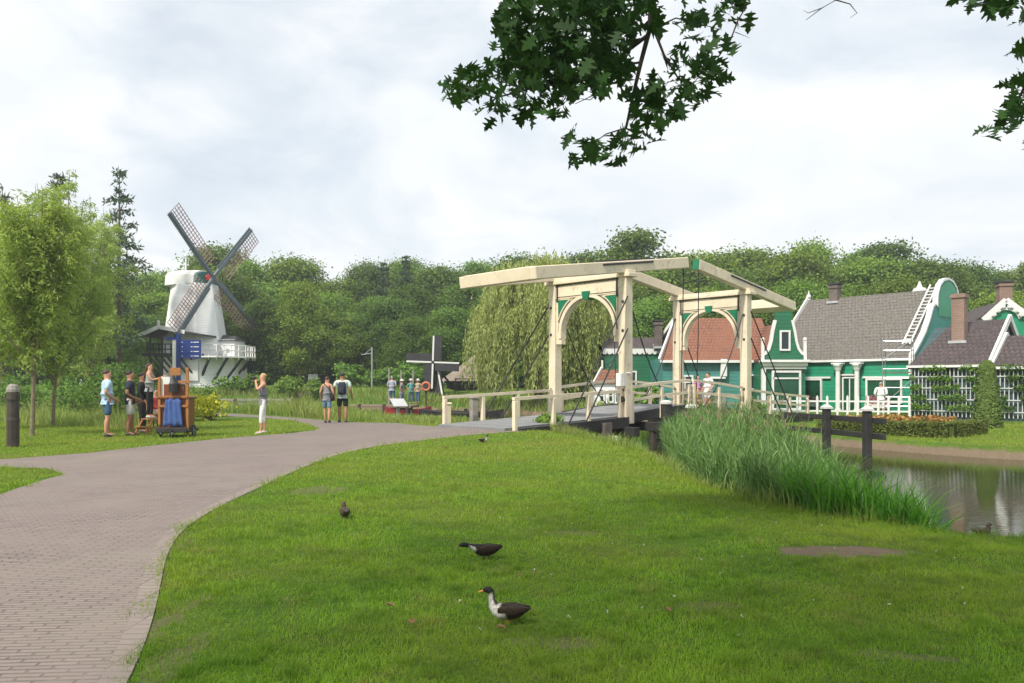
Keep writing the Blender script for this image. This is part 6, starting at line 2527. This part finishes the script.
# blue direction sign
p = at(178.5, 383, 24.5)
r = thing('direction_sign', 'blue direction sign on a blue and white post behind the wooden cart', 'sign', (p.x, p.y, gz(p.x, p.y)), 0)
s_ = 24.5 / F
z_ = lambda py: CH + (HZ - py) * s_
mb = MB()
mb.box((0, 0, z_(334) / 2), (.11, .11, z_(334)))
mb.build('post', MT['blue'], r, bevel=.01)
mb = MB()
mb.box((-.125, .03, z_(338) / 2), (.12, .09, z_(338)))
mb.build('white_post', MT['white'], r, bevel=.01)
mb = MB()
mb.box((-.22, -.02, z_(338.5)), (.36, .04, .07))
mb.build('top_arm', MT['blue'], r)
for i in range(4):
    zc = z_(342.3 + 4.6 * i)
    mb = MB()
    mb.box((.38, -.03, zc), (.64, .035, .138))
    pl = mb.build('sign_board', MT['blue'], r, bevel=.004)
    mb = MB()
    for k, (x0, w_) in enumerate(((.12, .03), (.40, .05), (.48, .16))):
        mb.box((x0 + w_ / 2, -.052, zc + .0), (w_, .006, .022))
    mb.build('lettering', MT['white'], pl)

# ------------------------------------------------------------------ across the pond: landing, boats, rails, posts
p0 = at(378, 383, 46)
r = thing('landing_stage', 'low brown plank landing stage by the far reeds', 'jetty', (p0.x, 45, 0), -.12)
mb = MB()
mb.box((0, 0, .12), (4.6, 2.0, .12))
mb.build('planking', MT['wood'], r)
for x_ in (-2, -.6, .8, 2.1):
    mb = MB()
    mb.tube([(x_, -.95, -1.3), (x_, -.95, .25)], .1, 8)
    mb.build('pile', MT['wood_dark'], r)
mb = MB()
mb.box((1.7, -.8, -.1), (1.3, .2, .5))
mb.build('side_boarding', MT['wood_dark'], r)
p0 = at(238, 383, 55)
r = thing('long_jetty', 'long dark jetty beyond the woman with the camera', 'jetty', (p0.x, 55, 0), .03)
mb = MB()
mb.box((0, 0, .25), (7.5, 1.2, .15))
mb.box((0, -.5, .05), (7.5, .1, .3))
mb.build('planking', MT['wood_grey'], r)
for x_ in np.linspace(-3.4, 3.4, 5):
    mb = MB()
    mb.tube([(x_, -.6, -1.2), (x_, -.6, .35)], .11, 8)
    mb.build('pile', MT['wood_dark'], r)


def boat(label, px, Y, mat, rz, L_=3.2):
    x = (px - 512) / F * Y
    r = thing('rowing_boat', label, 'boat', (x, Y, -.5), rz)
    rings = []
    for f in np.linspace(0, 1, 9):
        w = .62 * (math.sin(PI * min(1, .16 + f * .86)) ** .6) + .04
        sheer = .42 + .22 * (2 * f - 1) ** 2
        xx = (f - .5) * L_
        rings.append([(xx, -w, sheer), (xx, -w * .85, .16), (xx, 0, .02 + .1 * (2 * f - 1) ** 4), (xx, w * .85, .16), (xx, w, sheer), (xx, w * .9, sheer), (xx, w * .7, .24), (xx, 0, .16), (xx, -w * .7, .24), (xx, -w * .9, sheer)])
    mb = MB()
    mb.loft(rings)
    mb.build('hull', mat, r, smooth=False)
    for f in (-.5, .6):
        mb = MB()
        mb.box((f, 0, .36), (.22, 1.0, .04))
        mb.build('thwart', MT['wood'], r)
    return r


boat('red rowing boat moored at the far landing', 408, 44.5, MT['red'], .2, 2.6)
boat('black rowing boat behind the bridge entrance posts', 462, 40, MT['tar'], -.1, 4.2)
p = at(399, 413, 33.5)
r = thing('info_panel', 'small slanted pale grey panel on a stand at the pond edge', 'sign', (p.x, p.y, gz(p.x, p.y)), .5)
mb = MB()
mb.box((0, .1, .30), (.12, .10, .6))
mb.build('stand', MT['metal_grey'], r)
mb = MB()
mb.box((0, 0, .62), (.62, .62, .05), Matrix.Rotation(math.radians(30), 3, 'X') @ Matrix.Rotation(0, 3, 'Z'))
mb.build('panel', MT['panel_grey'], r, bevel=.01)
p = at(426, 386, 56)
r = thing('lifebuoy_stand', 'orange lifebuoy on a post beside the small black mill', 'lifebuoy', (p.x, p.y, gz(p.x, p.y)))
mb = MB()
mb.box((0, .08, .8), (.1, .1, 2.2))
mb.build('post', MT['wood_dark'], r)
mb = MB()
hz0 = CH + (HZ - 386.5) / F * 56 - gz(p.x, p.y)
mb.tube([(.27 * math.cos(a), 0, hz0 + .27 * math.sin(a)) for a in np.linspace(0, 2 * PI, 19)], .09, 8, False)
mb.build('ring', MT['orange'], r, smooth=True)
pa, pb = at(428, 383, 50), at(486, 383, 46)
ra = thing('black_rail', 'long low black rail on the bank behind the bridge entrance', 'fence', (pa.x, pa.y, gz(pa.x, pa.y)), math.atan2(pb.y - pa.y, pb.x - pa.x))
Lr = (pb - pa).length
mb = MB()
mb.bar((0, 0, .9), (Lr, 0, .95), .1, .16)
mb.build('rail', MT['tar'], ra)
for k in range(4):
    mb = MB()
    mb.box((Lr * k / 3, 0, .2), (.14, .14, 1.9))
    mb.build('rail_post', MT['tar'], ra)
for i, (px, yt, Y, lab) in enumerate(((389, 368, 58, 'thin bare post on the far bank nearest the lamp mast'), (401, 370, 58, 'thin bare post on the far bank, middle one by the small black mill'), (413, 370, 58, 'thin bare post on the far bank close beside the small black mill'))):
    p = at(px, yt, Y)
    zg = gz(p.x, Y)
    r = thing('bare_post', lab, 'post', (p.x, Y, zg))
    mb = MB()
    mb.tube([(0, 0, -.2), (.02, 0, p.z - zg)], [.09, .07], 7)
    mb.build('shaft', MT['wood_grey'], r)
p = at(372, 347, 64)
zg = gz(p.x, 64)
r = thing('lamp_mast', 'grey mast with a side arm standing before the wood', 'mast', (p.x, 64, zg))
mb = MB()
mb.tube([(0, 0, -.2), (0, 0, p.z - zg)], .07, 7)
mb.build('pole', MT['metal_grey'], r)
mb = MB()
mb.tube([(0, 0, p.z - zg - .5), (-.85, 0, p.z - zg - .62)], .04, 6)
mb.tube([(0, 0, p.z - zg - .05), (-.6, 0, p.z - zg - .6)], .025, 6)
mb.build('side_arm', MT['metal_grey'], r)
# white board fence seen beyond the couple
p = at(313, 374, 61)
zg = gz(p.x, 61)
r = thing('white_gate', 'small white slatted gate on the far bank beyond the couple', 'gate', (p.x, 61, zg))
mb = MB()
for k in range(5):
    mb.box((-.3 + .15 * k, 0, .75), (.07, .04, 1.5))
mb.box((0, .04, 1.2), (.75, .04, .08))
mb.box((0, .04, .5), (.75, .04, .08))
mb.build('slats', MT['metal_grey'], r)

# ------------------------------------------------------------------ fallen leaves on the lawn
for i, (px, py, sz, lab) in enumerate(((521, 581, .045, 'brown dry leaf beside the walking duck'), (501, 634, .05, 'tan dry leaf under the standing duck'), (390, 611, .06, 'pale dry leaf on the grass left of the standing duck'),
                                       (412, 629, .07, 'largest curled leaf in front of the standing duck'), (445, 449, .12, 'pale scrap of leaf on the far edge of the lawn'), (668, 616, .06, 'curled tan leaf on the worn turf'))):
    x, y = px2(px, py)
    r = thing('fallen_leaf', lab, 'leaf', (x, y, gz(x, y) + .035), rng.uniform(0, 6))
    mb = MB()
    t = [(a * sz * 1.1, (b_ - .5) * sz * 1.4) for a, b_ in half]
    k = len(half)
    vs = [(a, b_, .25 * a + .01) for a, b_ in t] + [(-a, b_, .25 * a + .01) for a, b_ in t] + [(0, b_, .0) for a, b_ in t]
    fs = []
    for j in range(k - 1):
        fs += [(j, j + 1, 2 * k + j + 1, 2 * k + j), (2 * k + j, 2 * k + j + 1, k + j + 1, k + j)]
    mb.add(vs, fs)
    mb.build('blade', MT['dryleaf'], r)

# ------------------------------------------------------------------ summer haze over the whole scene
m = bpy.data.materials.new('summer_haze')
m.use_nodes = True
nt = m.node_tree
nt.nodes.remove(nt.nodes['Principled BSDF'])
pv = nd(nt, 'ShaderNodeVolumePrincipled', Density=.0009)
pv.inputs['Color'].default_value = (.9, .94, 1, 1)
pv.inputs['Anisotropy'].default_value = .3
nt.links.new(pv.outputs[0], nt.nodes['Material Output'].inputs['Volume'])
mb = MB()
mb.box((0, 60, 9), (400, 340, 22))
tag(mb.build('haze', m), kind='stuff')
